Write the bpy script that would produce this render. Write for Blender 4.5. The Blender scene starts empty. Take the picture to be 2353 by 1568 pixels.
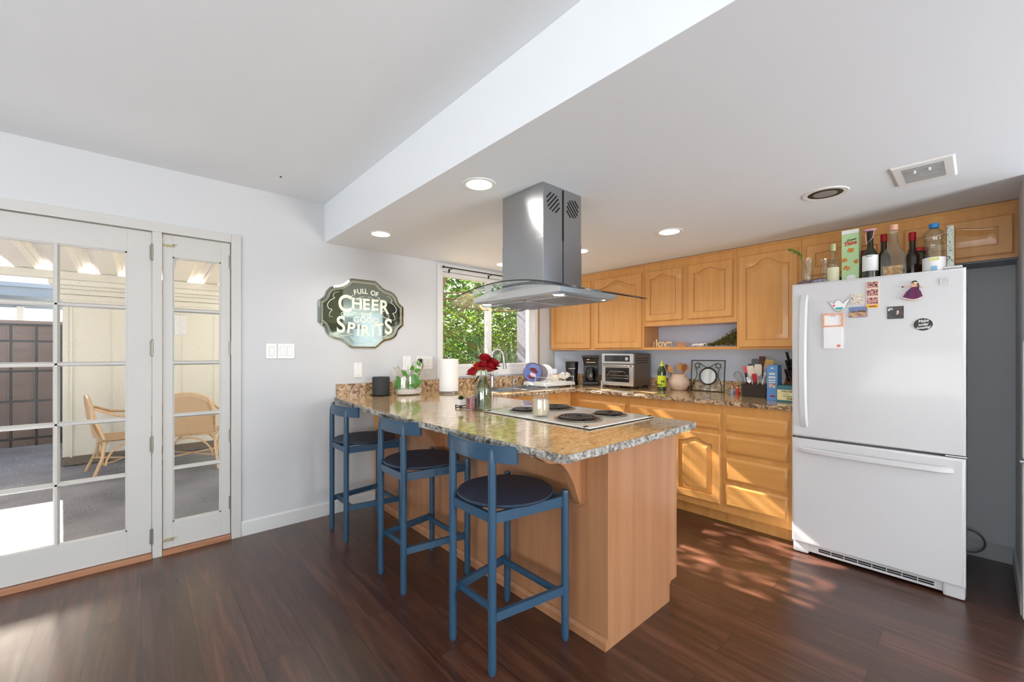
import bpy, bmesh, math, random
from mathutils import Vector, Matrix
PI = math.pi
R = math.radians
scene = bpy.context.scene
COL = scene.collection

# ------------------------------------------------------------------ camera
cam_d = bpy.data.cameras.new('camera')
cam = bpy.data.objects.new('camera', cam_d); COL.objects.link(cam)
cam.location = (0, 0, 1.28)
cam.rotation_euler = (R(90), 0, R(-41.77))
cam_d.sensor_width = 36; cam_d.lens = 961/2353*36
cam_d.shift_y = 27/2353
cam_d.clip_start = 0.02
scene.camera = cam
# ------------------------------------------------------------------ world, sun, fill light, exposure
scene.view_settings.view_transform = 'Standard'
scene.view_settings.look = 'None'
scene.view_settings.gamma = 1
scene.view_settings.use_curve_mapping = False
scene.view_settings.exposure = 0.0
w = bpy.data.worlds.new('sky'); scene.world = w; w.use_nodes = True
nt = w.node_tree; nt.nodes.clear()
out = nt.nodes.new('ShaderNodeOutputWorld'); bg = nt.nodes.new('ShaderNodeBackground')
sky = nt.nodes.new('ShaderNodeTexSky'); sky.sky_type = 'NISHITA'; sky.sun_disc = False
sky.sun_elevation = R(34); sky.sun_rotation = R(-7); sky.air_density = 1.0; sky.dust_density = 3.0
mx = nt.nodes.new('ShaderNodeMix'); mx.data_type = 'RGBA'; mx.inputs[0].default_value = 0.35
nt.links.new(sky.outputs[0], mx.inputs[6]); mx.inputs[7].default_value = (4.5, 4.7, 5.0, 1)
nt.links.new(mx.outputs[2], bg.inputs[0]); bg.inputs[1].default_value = 0.62
nt.links.new(bg.outputs[0], out.inputs[0])

def light(name, kind, loc, direction, energy, color=(1, 1, 1), size=None, size_y=None, spot=None):
    d = bpy.data.lights.new(name, kind); d.energy = energy; d.color = color
    if kind == 'AREA':
        d.shape = 'RECTANGLE'; d.size = size; d.size_y = size_y or size
    elif kind == 'SUN': d.angle = R(0.53)
    elif size: d.shadow_soft_size = size
    if spot: d.spot_size = R(spot); d.spot_blend = 0.6
    o = bpy.data.objects.new(name, d); COL.objects.link(o); o.location = loc
    o.rotation_euler = Vector(direction).to_track_quat('-Z', 'Y').to_euler()
    return o
light('sun', 'SUN', (0, 20, 14), (0.09, -1, -0.68), 62.0, (1.0, 0.95, 0.88))
# added fill lights behind the camera, tilted up to brighten ceiling and walls
light('fill_left', 'AREA', (-3.15, -0.3, .95), (1, 0.12, 2.3), 120, (0.98, 0.99, 1.0), 3.2, 1.6)
light('fill_back_left', 'AREA', (-2.45, -3.45, 1.1), (0.15, 1, 1.6), 130, (0.98, 0.99, 1.0), 1.1, 1.8)
light('fill_back_right', 'AREA', (2.25, -3.45, 1.1), (0.05, 1, 1.5), 190, (0.98, 0.99, 1.0), .95, 1.8)

YA, XB, KZ, DZ, BX = 3.437, 3.96, 2.145, 2.446, 1.092
CZ = 0.925
# ------------------------------------------------------------------ helpers
def tag(o, label=None, cat=None, group=None, kind=None):
    if label: o['label'] = label
    if cat: o['category'] = cat
    if group: o['group'] = group
    if kind: o['kind'] = kind
    return o
def thing(name, label, cat, loc=(0, 0, 0), group=None, rotz=0, kind=None):
    o = bpy.data.objects.new(name, None); COL.objects.link(o)
    o.location = loc; o.rotation_euler = (0, 0, rotz); o.empty_display_size = 0.05
    return tag(o, label, cat, group, kind)

class MB:
    def __init__(s): s.bm = bmesh.new(); s.mi = 0
    def _fin(s, n0):
        fs = [f for f in s.bm.faces if f.index < 0 or f.index >= n0]
    def face(s, vs, mi=None):
        try:
            f = s.bm.faces.new(vs); f.material_index = s.mi if mi is None else mi; return f
        except ValueError: return None
    def box(s, x0, x1, y0, y1, z0, z1, bev=0, seg=2):
        b = bmesh.new()
        bmesh.ops.create_cube(b, size=1)
        for v in b.verts:
            v.co = Vector(((x0+x1)/2+v.co.x*(x1-x0), (y0+y1)/2+v.co.y*(y1-y0), (z0+z1)/2+v.co.z*(z1-z0)))
        if bev: bmesh.ops.bevel(b, geom=b.edges[:], offset=bev, segments=seg, profile=0.6, affect='EDGES')
        s.add(b); return s
    def add(s, b, M=None):
        mp = {}
        for v in b.verts: mp[v] = s.bm.verts.new(M @ v.co if M else v.co)
        for f in b.faces: s.face([mp[v] for v in f.verts])
        b.free()
    def cyl(s, p0, p1, r0, r1=None, seg=20, cap=True):
        r1 = r0 if r1 is None else r1
        p0 = Vector(p0); p1 = Vector(p1); d = (p1-p0).normalized()
        a = Vector((0, 0, 1)) if abs(d.z) < .9 else Vector((1, 0, 0))
        u = d.cross(a).normalized(); v = d.cross(u)
        A = [s.bm.verts.new(p0+(u*math.cos(t)+v*math.sin(t))*r0) for t in [2*PI*i/seg for i in range(seg)]]
        B = [s.bm.verts.new(p1+(u*math.cos(t)+v*math.sin(t))*r1) for t in [2*PI*i/seg for i in range(seg)]]
        for i in range(seg):
            j = (i+1) % seg; s.face([A[i], B[i], B[j], A[j]])
        if cap: s.face(A); s.face(B[::-1])
        return s
    def lathe(s, prof, c=(0, 0, 0), seg=32, sx=1, sy=1, close=False):
        rings = []
        for r, z in prof:
            if r < 1e-5: rings.append([s.bm.verts.new((c[0], c[1], c[2]+z))])
            else: rings.append([s.bm.verts.new((c[0]+sx*r*math.cos(2*PI*i/seg), c[1]+sy*r*math.sin(2*PI*i/seg), c[2]+z)) for i in range(seg)])
        for a, b in zip(rings, rings[1:]):
            for i in range(seg):
                j = (i+1) % seg
                if len(a) == 1 and len(b) == 1: continue
                if len(a) == 1: s.face([a[0], b[j], b[i]])
                elif len(b) == 1: s.face([a[i], a[j], b[0]])
                else: s.face([a[i], a[j], b[j], b[i]])
        return s
    def tube(s, pts, r, seg=8, closed=False, flat=None):
        pts = [Vector(p) for p in pts]; n = len(pts); rs = r if isinstance(r, (list, tuple)) else [r]*n
        rings = []; prev = None
        for i, p in enumerate(pts):
            if closed: t = (pts[(i+1) % n]-pts[i-1]).normalized()
            else: t = (pts[min(i+1, n-1)]-pts[max(i-1, 0)]).normalized()
            if prev is None:
                a = Vector((0, 0, 1)) if abs(t.z) < .9 else Vector((1, 0, 0))
                u = t.cross(a).normalized()
            else:
                u = (prev-t*prev.dot(t))
                u = u.normalized() if u.length > 1e-6 else t.orthogonal().normalized()
            prev = u; v = t.cross(u)
            rings.append([s.bm.verts.new(p+(u*math.cos(a)+v*math.sin(a)*(flat or 1))*rs[i]) for a in [2*PI*k/seg for k in range(seg)]])
        m = n if closed else n-1
        for i in range(m):
            a, b = rings[i], rings[(i+1) % n]
            for k in range(seg):
                j = (k+1) % seg; s.face([a[k], a[j], b[j], b[k]])
        if not closed: s.face(rings[0][::-1]); s.face(rings[-1])
        return s
    def prism(s, poly, axis, a, b, bev=0):
        """poly: 2D points in the plane across axis ('x': (y,z), 'y': (x,z), 'z': (x,y)), extruded from a to b"""
        f = {'x': lambda p, t: (t, p[0], p[1]), 'y': lambda p, t: (p[0], t, p[1]), 'z': lambda p, t: (p[0], p[1], t)}[axis]
        bm = bmesh.new()
        A = [bm.verts.new(f(p, a)) for p in poly]; B = [bm.verts.new(f(p, b)) for p in poly]
        n = len(poly)
        bm.faces.new(A); bm.faces.new(B[::-1])
        for i in range(n): bm.faces.new([A[i], B[i], B[(i+1) % n], A[(i+1) % n]])
        if bev: 
            es = [e for e in bm.edges if (e.verts[0] in A) == (e.verts[1] in A)]
            bmesh.ops.bevel(bm, geom=es, offset=bev, segments=2, affect='EDGES')
        bm.normal_update(); bmesh.ops.triangulate(bm, faces=[f_ for f_ in bm.faces if len(f_.verts) > 4])
        s.add(bm); return s
    def loops(s, L, cap_last=True, cap_first=True):
        VS = [[s.bm.verts.new(p) for p in l] for l in L]; n = len(L[0])
        for a, b in zip(VS, VS[1:]):
            for i in range(n):
                j = (i+1) % n; s.face([a[i], a[j], b[j], b[i]])
        if cap_first: s.face(VS[0][::-1])
        if cap_last: s.face(VS[-1])
        return s
    def sphere(s, c, r, sc=(1, 1, 1), seg=16, rot=None):
        b = bmesh.new(); bmesh.ops.create_uvsphere(b, u_segments=seg, v_segments=max(6, seg//2), radius=r)
        M = Matrix.Translation(c) @ (rot.to_matrix().to_4x4() if rot else Matrix.Identity(4)) @ Matrix.Diagonal((*sc, 1))
        s.add(b, M); return s
    def quad(s, a, b, c, d): s.face([s.bm.verts.new(p) for p in (a, b, c, d)]); return s

def mesh_of(name, mb, mats, smooth=35):
    bm = mb.bm
    bmesh.ops.recalc_face_normals(bm, faces=bm.faces[:])
    me = bpy.data.meshes.new(name)
    if smooth:
        for f in bm.faces: f.smooth = True
        for e in bm.edges:
            if len(e.link_faces) == 2 and e.calc_face_angle(0) > R(smooth): e.smooth = False
    bm.to_mesh(me); bm.free()
    for m in (mats if isinstance(mats, (list, tuple)) else [mats]): me.materials.append(m)
    return me
def wn(o, smooth):   # area weighted normals keep the big faces flat beside their bevels
    if smooth and len(o.data.polygons) < 6000:
        m = o.modifiers.new('weighted', 'WEIGHTED_NORMAL'); m.keep_sharp = True; m.weight = 90
def wloc(o):
    v = Vector((0, 0, 0))
    while o: v += o.location; o = o.parent
    return v
def part(name, mb, mats, parent, label=None, local=False, smooth=35, kind=None):
    me = mesh_of(name, mb, mats, smooth)
    if not local: me.transform(Matrix.Translation(-wloc(parent)))
    o = bpy.data.objects.new(name, me); COL.objects.link(o); o.parent = parent
    if label: o['label'] = label
    if kind: o['kind'] = kind
    wn(o, smooth)
    return o
def solo(name, mb, mats, label=None, cat=None, group=None, kind=None, smooth=35):
    me = mesh_of(name, mb, mats, smooth)
    xs = [v.co for v in me.vertices]
    lo = [min(c[i] for c in xs) for i in range(3)]; hi = [max(c[i] for c in xs) for i in range(3)]
    c = Vector(((lo[0]+hi[0])/2, (lo[1]+hi[1])/2, lo[2]))
    me.transform(Matrix.Translation(-c))
    o = bpy.data.objects.new(name, me); COL.objects.link(o); o.location = c; wn(o, smooth)
    return tag(o, label, cat, group, kind)
def dup(root, loc, label=None, rotz=None, group=None):
    r = root.copy(); COL.objects.link(r); r.location = loc
    if rotz is not None: r.rotation_euler = (0, 0, rotz)
    if label: r['label'] = label
    if group: r['group'] = group
    for ch in list(root.children):
        c = ch.copy(); COL.objects.link(c); c.parent = r
        for g in list(ch.children):
            d = g.copy(); COL.objects.link(d); d.parent = c
    return r
def text_mb(body, size, M, depth=0.0006, align='CENTER', sx=1.0, shear=0, bold=0):
    cu = bpy.data.curves.new('lettering', 'FONT'); cu.body = body; cu.size = size; cu.align_x = align; cu.align_y = 'CENTER'
    cu.extrude = depth; cu.shear = shear; cu.offset = bold
    o = bpy.data.objects.new('lettering', cu); COL.objects.link(o)
    dg = bpy.context.evaluated_depsgraph_get(); me = bpy.data.meshes.new_from_object(o.evaluated_get(dg))
    bpy.data.objects.remove(o); bpy.data.curves.remove(cu)
    mb = MB(); mb.bm.from_mesh(me); bpy.data.meshes.remove(me)
    S = Matrix.Diagonal((sx, 1, 1, 1))
    for v in mb.bm.verts: v.co = M @ (S @ v.co)
    return mb
def merge(a, b):
    me = bpy.data.meshes.new('t'); b.bm.to_mesh(me); b.bm.free(); a.bm.from_mesh(me); bpy.data.meshes.remove(me); return a
# text frames: facing -x (on wall B side things), facing -y (on wall A)
def F_mx(x, y, z, roll=0): return Matrix.Translation((x, y, z)) @ Matrix(((0, 0, -1, 0), (-1, 0, 0, 0), (0, 1, 0, 0), (0, 0, 0, 1))) @ Matrix.Rotation(roll, 4, 'Z')
def F_my(x, y, z, roll=0): return Matrix.Translation((x, y, z)) @ Matrix(((1, 0, 0, 0), (0, 0, -1, 0), (0, 1, 0, 0), (0, 0, 0, 1))) @ Matrix.Rotation(roll, 4, 'Z')

# ------------------------------------------------------------------ materials
def srgb(r, g, b):
    f = lambda c: (c/255/12.92) if c/255 <= .04045 else ((c/255+.055)/1.055)**2.4
    return (f(r), f(g), f(b), 1)
def mat(name, col, rough=.5, metal=0, bump=None, spec=.5, coat=0, emit=None, trans=0, alpha=1):
    m = bpy.data.materials.new(name); m.use_nodes = True; nt = m.node_tree; b = nt.nodes['Principled BSDF']
    b.inputs['Base Color'].default_value = srgb(*col); b.inputs['Roughness'].default_value = rough
    b.inputs['Metallic'].default_value = metal; b.inputs['Specular IOR Level'].default_value = spec
    b.inputs['Coat Weight'].default_value = coat; b.inputs['Coat Roughness'].default_value = .08
    # every surface gets slight procedural variation
    tc = nt.nodes.new('ShaderNodeTexCoord'); n = nt.nodes.new('ShaderNodeTexNoise')
    n.inputs['Scale'].default_value = bump[0] if bump else 40; n.inputs['Detail'].default_value = 4
    nt.links.new(tc.outputs['Object'], n.inputs['Vector'])
    if bump:
        bp = nt.nodes.new('ShaderNodeBump'); bp.inputs['Strength'].default_value = bump[1]; bp.inputs['Distance'].default_value = bump[2] if len(bump) > 2 else .002
        nt.links.new(n.outputs['Fac'], bp.inputs['Height']); nt.links.new(bp.outputs[0], b.inputs['Normal'])
    else:
        mr = nt.nodes.new('ShaderNodeMapRange'); mr.inputs['To Min'].default_value = max(0, rough-.03); mr.inputs['To Max'].default_value = min(1, rough+.03)
        nt.links.new(n.outputs['Fac'], mr.inputs['Value']); nt.links.new(mr.outputs[0], b.inputs['Roughness'])
    if emit: b.inputs['Emission Color'].default_value = (*emit[0], 1); b.inputs['Emission Strength'].default_value = emit[1]
    return m
def nodes(m): return m.node_tree.nodes, m.node_tree.links, m.node_tree.nodes['Principled BSDF']
def ramp(nt, stops):
    r = nt.nodes.new('ShaderNodeValToRGB'); e = r.color_ramp.elements
    while len(e) < len(stops): e.new(0.5)
    for i, (p, c) in enumerate(stops): e[i].position = p; e[i].color = c
    return r
def thin_glass(name, tint=(1, 1, 1), ior=1.5, dirt=0, rough=0.0, base=0.0):
    m = bpy.data.materials.new(name); m.use_nodes = True; nt = m.node_tree; nt.nodes.clear()
    o = nt.nodes.new('ShaderNodeOutputMaterial'); t = nt.nodes.new('ShaderNodeBsdfTransparent'); g = nt.nodes.new('ShaderNodeBsdfGlossy')
    t.inputs[0].default_value = (*tint, 1); g.inputs['Roughness'].default_value = rough; g.inputs[0].default_value = (1, 1, 1, 1)
    lw = nt.nodes.new('ShaderNodeLayerWeight'); lw.inputs[0].default_value = .5
    pw = nt.nodes.new('ShaderNodeMath'); pw.operation = 'POWER'; pw.inputs[1].default_value = 4.0; nt.links.new(lw.outputs['Facing'], pw.inputs[0])
    fr = nt.nodes.new('ShaderNodeMath'); fr.operation = 'MULTIPLY_ADD'; fr.inputs[1].default_value = .75; fr.inputs[2].default_value = .035; nt.links.new(pw.outputs[0], fr.inputs[0])
    mx = nt.nodes.new('ShaderNodeMixShader')
    ad = nt.nodes.new('ShaderNodeMath'); ad.operation = 'ADD'; ad.inputs[1].default_value = base; ad.use_clamp = True
    nt.links.new(fr.outputs[0], ad.inputs[0])
    nt.links.new(ad.outputs[0], mx.inputs[0]); nt.links.new(t.outputs[0], mx.inputs[1]); nt.links.new(g.outputs[0], mx.inputs[2])
    last = mx
    if dirt:
        tc = nt.nodes.new('ShaderNodeTexCoord'); n = nt.nodes.new('ShaderNodeTexNoise'); n.inputs['Scale'].default_value = 160; n.inputs['Detail'].default_value = 6
        nt.links.new(tc.outputs['Object'], n.inputs['Vector'])
        r = ramp(nt, [(.62, (0, 0, 0, 1)), (.72, (dirt, dirt, dirt, 1))]); nt.links.new(n.outputs['Fac'], r.inputs[0])
        df = nt.nodes.new('ShaderNodeBsdfDiffuse'); df.inputs[0].default_value = (.8, .8, .8, 1)
        m2 = nt.nodes.new('ShaderNodeMixShader'); nt.links.new(r.outputs[0], m2.inputs[0]); nt.links.new(mx.outputs[0], m2.inputs[1]); nt.links.new(df.outputs[0], m2.inputs[2]); last = m2
    nt.links.new(last.outputs[0], o.inputs[0]); return m
def wood(name, c1, c2, grain='z', rough=.32, scale=6, stretch=.07, contrast=(.3, .7), coat=.25):
    m = mat(name, (128, 128, 128), rough, coat=coat); nt = m.node_tree; N, L, b = nodes(m)
    g = N.new('ShaderNodeNewGeometry'); mp = N.new('ShaderNodeMapping')
    sc = {'x': (stretch, 1, 1), 'y': (1, stretch, 1), 'z': (1, 1, stretch)}[grain]
    mp.inputs['Scale'].default_value = tuple(scale*k for k in sc)
    L.new(g.outputs['Position'], mp.inputs[0])
    n = N.new('ShaderNodeTexNoise'); n.inputs['Scale'].default_value = 4; n.inputs['Detail'].default_value = 6; n.inputs['Distortion'].default_value = .6
    L.new(mp.outputs[0], n.inputs[0])
    r = ramp(nt, [(contrast[0], srgb(*c1)), (contrast[1], srgb(*c2))]); L.new(n.outputs['Fac'], r.inputs[0]); L.new(r.outputs[0], b.inputs['Base Color'])
    return m
M = {}
M['wall'] = mat('painted_wall', (208, 209, 211), .6, bump=(220, .08, .001))
M['wall_grey'] = mat('grey_blue_wall', (210, 223, 243), .6, bump=(220, .08, .001))
M['alcove'] = mat('grey_alcove_wall', (204, 206, 210), .65, bump=(220, .08, .001))
M['ceil'] = mat('textured_ceiling', (240, 243, 246), .75, bump=(60, .12, .002))
M['trim'] = mat('white_trim', (220, 220, 219), .4)
M['door'] = mat('white_door_paint', (204, 202, 198), .4, bump=(25, .05, .001))
M['black'] = mat('black_plastic', (22, 21, 21), .3)
M['blackm'] = mat('matte_black', (26, 26, 27), .6)
M['darkgap'] = mat('dark_gap', (14, 13, 12), .8)
M['white'] = mat('white_plastic', (238, 238, 236), .35)
M['fridge'] = mat('fridge_enamel', (208, 208, 210), .3, bump=(500, .12, .0006), coat=.3)
M['fridgeg'] = mat('fridge_side_grey', (190, 192, 196), .4)
M['steel'] = mat('brushed_steel', (176, 177, 178), .24, 1)
N_ = M['steel'].node_tree.nodes; b_ = N_['Principled BSDF']; b_.inputs['Anisotropic'].default_value = .75; _t = N_.new('ShaderNodeTangent'); _t.direction_type = 'RADIAL'; _t.axis = 'Z'; M['steel'].node_tree.links.new(_t.outputs[0], b_.inputs['Tangent']); b_.inputs['Anisotropic Rotation'].default_value = 0.25
N_, L_, b_ = nodes(M['steel'])
_g = N_.new('ShaderNodeNewGeometry'); _mp = N_.new('ShaderNodeMapping'); _mp.inputs['Scale'].default_value = (300, 300, 3); L_.new(_g.outputs['Position'], _mp.inputs[0])
_n = N_.new('ShaderNodeTexNoise'); _n.inputs['Scale'].default_value = 1; L_.new(_mp.outputs[0], _n.inputs[0])
_bp = N_.new('ShaderNodeBump'); _bp.inputs['Strength'].default_value = .08; _bp.inputs['Distance'].default_value = .001; L_.new(_n.outputs['Fac'], _bp.inputs['Height']); L_.new(_bp.outputs[0], b_.inputs['Normal'])
M['chrome'] = mat('chrome', (215, 215, 218), .1, 1)
M['nickel'] = mat('aged_hinge_metal', (150, 146, 136), .4, 1)
M['brass'] = mat('brass', (200, 190, 160), .3, 1)
M['wood'] = wood('honey_maple', (228, 172, 102), (208, 146, 78), contrast=(.12, .88))
M['woodh'] = wood('honey_maple_rail', (224, 168, 98), (204, 142, 74), grain='y', contrast=(.12, .88))
M['woodx'] = wood('honey_maple_cross', (228, 178, 112), (208, 150, 86), grain='x')
M['wood_pale'] = wood('pale_maple_panel', (182, 132, 94), (166, 113, 76), scale=3.5)
M['wood_in'] = wood('cabinet_inside', (186, 116, 62), (165, 96, 48))
M['threshold'] = wood('oak_threshold', (190, 140, 105), (165, 112, 80), grain='x')
M['stool'] = mat('blue_stain', (42, 76, 102), .38, bump=(30, .05, .001), coat=.15)
M['seat'] = mat('slate_seat', (46, 60, 80), .5)
M['enamel'] = mat('white_enamel', (236, 234, 226), .18, coat=.5)
M['steelp'] = mat('polished_steel', (222, 223, 224), .2, 1)
M['coil'] = mat('burner_coil', (66, 64, 65), .4, .5)
M['glass'] = thin_glass('window_glass', dirt=.25)
M['glassc'] = thin_glass('clear_glass', (.97, .98, .96), base=.02)
M['glassg'] = thin_glass('bottle_glass_clear', (.84, .87, .80), base=.04)
M['glasshood'] = thin_glass('hood_glass', (.82, .86, .86), base=.05)
M['glassdark'] = mat('dark_glass', (18, 20, 22), .06, coat=.6)
M['paper'] = mat('paper_white', (240, 240, 240), .85, bump=(90, .2, .001))
M['mirror'] = mat('mirror_glass', (160, 168, 152), .04, 1)
M['letter'] = mat('cream_lettering', (244, 246, 226), .5)
M['led'] = mat('lamp_diffuser', (255, 250, 240), .5, emit=((1, .96, .88), 9))
M['hoodled'] = mat('hood_lamp', (255, 250, 240), .5, emit=((1, .95, .85), 12))
M['rattan'] = wood('rattan_cane', (222, 188, 142), (190, 150, 106), scale=20)
M['green'] = mat('plant_green', (74, 128, 40), .5)
M['dgreen'] = mat('dark_leaf', (36, 74, 30), .5)
M['stem'] = mat('plant_stem', (110, 132, 62), .5)
M['rose'] = mat('rose_petal', (150, 12, 26), .55, bump=(40, .2))
M['rose2'] = mat('rose_petal_orange', (196, 40, 22), .55, bump=(40, .2))
M['pebble'] = mat('white_pebbles', (226, 216, 218), .7, bump=(70, 1, .004))

# granite (top and chiselled edge)
def granite(name, stops, speck, rough, scale=9, coat=.6, bump=0, streak=True):
    m = mat(name, (128, 128, 128), rough, coat=coat); nt = m.node_tree; N, L, b = nodes(m)
    g = N.new('ShaderNodeNewGeometry'); mp = N.new('ShaderNodeMapping'); mp.inputs['Scale'].default_value = (1.0, 2.6, 2) if streak else (1, 1, 1)
    mp.inputs['Rotation'].default_value = (0, 0, .35)
    L.new(g.outputs['Position'], mp.inputs[0])
    n = N.new('ShaderNodeTexNoise'); n.inputs['Scale'].default_value = scale; n.inputs['Detail'].default_value = 9; n.inputs['Roughness'].default_value = .72; n.inputs['Distortion'].default_value = 1.4
    L.new(mp.outputs[0], n.inputs[0])
    r = ramp(nt, [(p, srgb(*c)) for p, c in stops]); L.new(n.outputs['Fac'], r.inputs[0])
    n2 = N.new('ShaderNodeTexNoise'); n2.inputs['Scale'].default_value = scale*6; n2.inputs['Detail'].default_value = 5; n2.inputs['Roughness'].default_value = .7
    L.new(mp.outputs[0], n2.inputs[0])
    r2 = ramp(nt, [(speck[1], (0, 0, 0, 1)), (speck[1]+.07, (1, 1, 1, 1))]); L.new(n2.outputs['Fac'], r2.inputs[0])
    mx = N.new('ShaderNodeMix'); mx.data_type = 'RGBA'; L.new(r2.outputs[0], mx.inputs[0]); L.new(r.outputs[0], mx.inputs[6]); mx.inputs[7].default_value = srgb(*speck[0])
    L.new(mx.outputs[2], b.inputs['Base Color'])
    if bump:
        bp = N.new('ShaderNodeBump'); bp.inputs['Strength'].default_value = bump; bp.inputs['Distance'].default_value = .006
        L.new(n2.outputs['Fac'], bp.inputs['Height']); L.new(bp.outputs[0], b.inputs['Normal'])
    return m
M['granite'] = granite('polished_granite', [(.34, (118, 82, 48)), (.44, (186, 146, 96)), (.52, (220, 188, 138)), (.68, (234, 210, 168))], ((92, 64, 42), .58), .08, scale=19)
M['granite_edge_daylit'] = granite('chiselled_granite_edge_daylit', [(.36, (60, 58, 58)), (.46, (140, 134, 126)), (.56, (196, 192, 184)), (.7, (218, 214, 206))], ((46, 44, 46), .56), .55, scale=22, coat=0, bump=.8, streak=False)  # grey cast of blue daylight put into the stone colour of this edge
M['granite_splash'] = granite('granite_backsplash', [(.36, (70, 50, 38)), (.45, (150, 112, 80)), (.53, (206, 176, 138)), (.66, (222, 204, 174))], ((54, 42, 36), .55), .22, scale=20, coat=.3, streak=False)

# dark plank floor
def floor_mat():
    m = mat('dark_plank_floor', (80, 55, 45), .3, coat=.35); nt = m.node_tree; N, L, b = nodes(m)
    g = N.new('ShaderNodeNewGeometry'); mp = N.new('ShaderNodeMapping'); mp.inputs['Rotation'].default_value = (0, 0, R(90)); mp.inputs['Location'].default_value = (0.3, -.012, 0)
    L.new(g.outputs['Position'], mp.inputs[0])
    br = N.new('ShaderNodeTexBrick'); br.inputs['Scale'].default_value = 1; br.inputs['Brick Width'].default_value = 1.22; br.inputs['Row Height'].default_value = .183
    br.inputs['Mortar Size'].default_value = .0022; br.inputs['Mortar Smooth'].default_value = .4; br.inputs['Color1'].default_value = (0, 0, 0, 1); br.inputs['Color2'].default_value = (1, 1, 1, 1); br.inputs['Mortar'].default_value = (.5, .5, .5, 1)
    br.offset = .37; br.offset_frequency = 2
    L.new(mp.outputs[0], br.inputs['Vector'])
    # grain, shifted per plank
    sep = N.new('ShaderNodeSeparateXYZ'); L.new(g.outputs['Position'], sep.inputs[0])
    ad = N.new('ShaderNodeVectorMath'); ad.operation = 'ADD'; L.new(g.outputs['Position'], ad.inputs[0])
    cm = N.new('ShaderNodeVectorMath'); cm.operation = 'SCALE'; cm.inputs[3].default_value = 7; L.new(br.outputs['Color'], cm.inputs[0]); L.new(cm.outputs[0], ad.inputs[1])
    mg = N.new('ShaderNodeMapping'); mg.inputs['Scale'].default_value = (26, 1.7, 1); L.new(ad.outputs[0], mg.inputs[0])
    n = N.new('ShaderNodeTexNoise'); n.inputs['Scale'].default_value = 1; n.inputs['Detail'].default_value = 7; n.inputs['Roughness'].default_value = .66; n.inputs['Distortion'].default_value = .9; L.new(mg.outputs[0], n.inputs[0])
    r = ramp(nt, [(.28, srgb(48, 26, 19)), (.5, srgb(74, 44, 32)), (.74, srgb(108, 71, 53))]); L.new(n.outputs['Fac'], r.inputs[0])
    hs = N.new('ShaderNodeHueSaturation'); L.new(r.outputs[0], hs.inputs['Color'])
    mr = N.new('ShaderNodeMapRange'); mr.inputs['To Min'].default_value = .74; mr.inputs['To Max'].default_value = 1.2; L.new(br.outputs['Color'], mr.inputs['Value']); L.new(mr.outputs[0], hs.inputs['Value'])
    mx = N.new('ShaderNodeMix'); mx.data_type = 'RGBA'; L.new(br.outputs['Fac'], mx.inputs[0]); L.new(hs.outputs[0], mx.inputs[6]); mx.inputs[7].default_value = srgb(30, 20, 16)
    L.new(mx.outputs[2], b.inputs['Base Color'])
    bp = N.new('ShaderNodeBump'); bp.inputs['Strength'].default_value = .25; bp.inputs['Distance'].default_value = .0015; L.new(n.outputs['Fac'], bp.inputs['Height']); L.new(bp.outputs[0], b.inputs['Normal'])
    b.inputs['Specular IOR Level'].default_value = .6; b.inputs['Coat Roughness'].default_value = .3
    mr2 = N.new('ShaderNodeMapRange'); mr2.inputs['To Min'].default_value = .22; mr2.inputs['To Max'].default_value = .40; L.new(n.outputs['Fac'], mr2.inputs['Value']); L.new(mr2.outputs[0], b.inputs['Roughness'])
    return m
M['floor'] = floor_mat()
# ================================================================== SETTING
def struct(name, mb, m, smooth=35): return solo(name, mb, m, kind='structure', smooth=smooth)
mb = MB(); mb.box(-3.3, XB+.1, -3.6, YA, -.08, 0); struct('floor', mb, M['floor'])
mb = MB()
mb.box(-3.3, -1.62, YA, YA+.15, 0, DZ); mb.box(-1.62, .50, YA, YA+.15, 2.06, DZ); mb.box(.50, 2.15, YA, YA+.15, 0, DZ)
mb.box(2.15, 3.42, YA, YA+.15, 0, 1.12); mb.box(2.15, 3.42, YA, YA+.15, 2.07, DZ); mb.box(3.42, XB+.15, YA, YA+.15, 0, DZ)
struct('wall_far', mb, M['wall'])
mb = MB(); mb.box(XB, XB+.15, -3.6, YA, 0, DZ)
struct('wall_right', mb, M['wall_grey'])
mb = MB(); mb.prism([(3.764, YA-.001), (XB-.001, 3.24), (XB-.001, YA-.001)], 'z', .93, 1.30); struct('wall_corner', mb, M['wall_grey'])
mb = MB(); mb.box(3.20, XB, -.160, -.142, 0, KZ); struct('wall_alcove', mb, M['alcove'])
mb = MB(); mb.box(XB-.012, XB-.001, -.142, .84, .0, 1.83); struct('wall_alcove_back', mb, M['alcove'])
mb = MB()
mb.box(-3.35, -3.2, -3.6, -1.9, 0, DZ); mb.box(-3.35, -3.2, 1.3, YA, 0, DZ); mb.box(-3.35, -3.2, -1.9, 1.3, 2.15, DZ); mb.box(-3.35, -3.2, -1.9, 1.3, 0, .15)
struct('wall_left', mb, M['wall'])
mb = MB()
U = [(-3.05, -1.85, .15, 2.05), (1.75, 2.75, .15, 2.05), (3.5, 3.68, .9, 2.05)]; x_ = -3.3
for a, b, c, d in U:
    mb.box(x_, a, -3.65, -3.5, 0, DZ); mb.box(a, b, -3.65, -3.5, 0, c); mb.box(a, b, -3.65, -3.5, d, DZ); x_ = b
mb.box(x_, XB+.1, -3.65, -3.5, 0, DZ)
struct('wall_back', mb, M['wall'])
mb = MB(); mb.box(-3.3, BX, -3.65, YA+.1, DZ, DZ+.1); struct('ceiling', mb, M['ceil'])
mb = MB(); mb.box(BX, XB+.1, -3.6, YA+.05, KZ, DZ+.1, bev=.004); struct('ceiling', mb, mat('kitchen_ceiling', (236, 240, 244), .75, bump=(60, .12, .002)))
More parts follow.
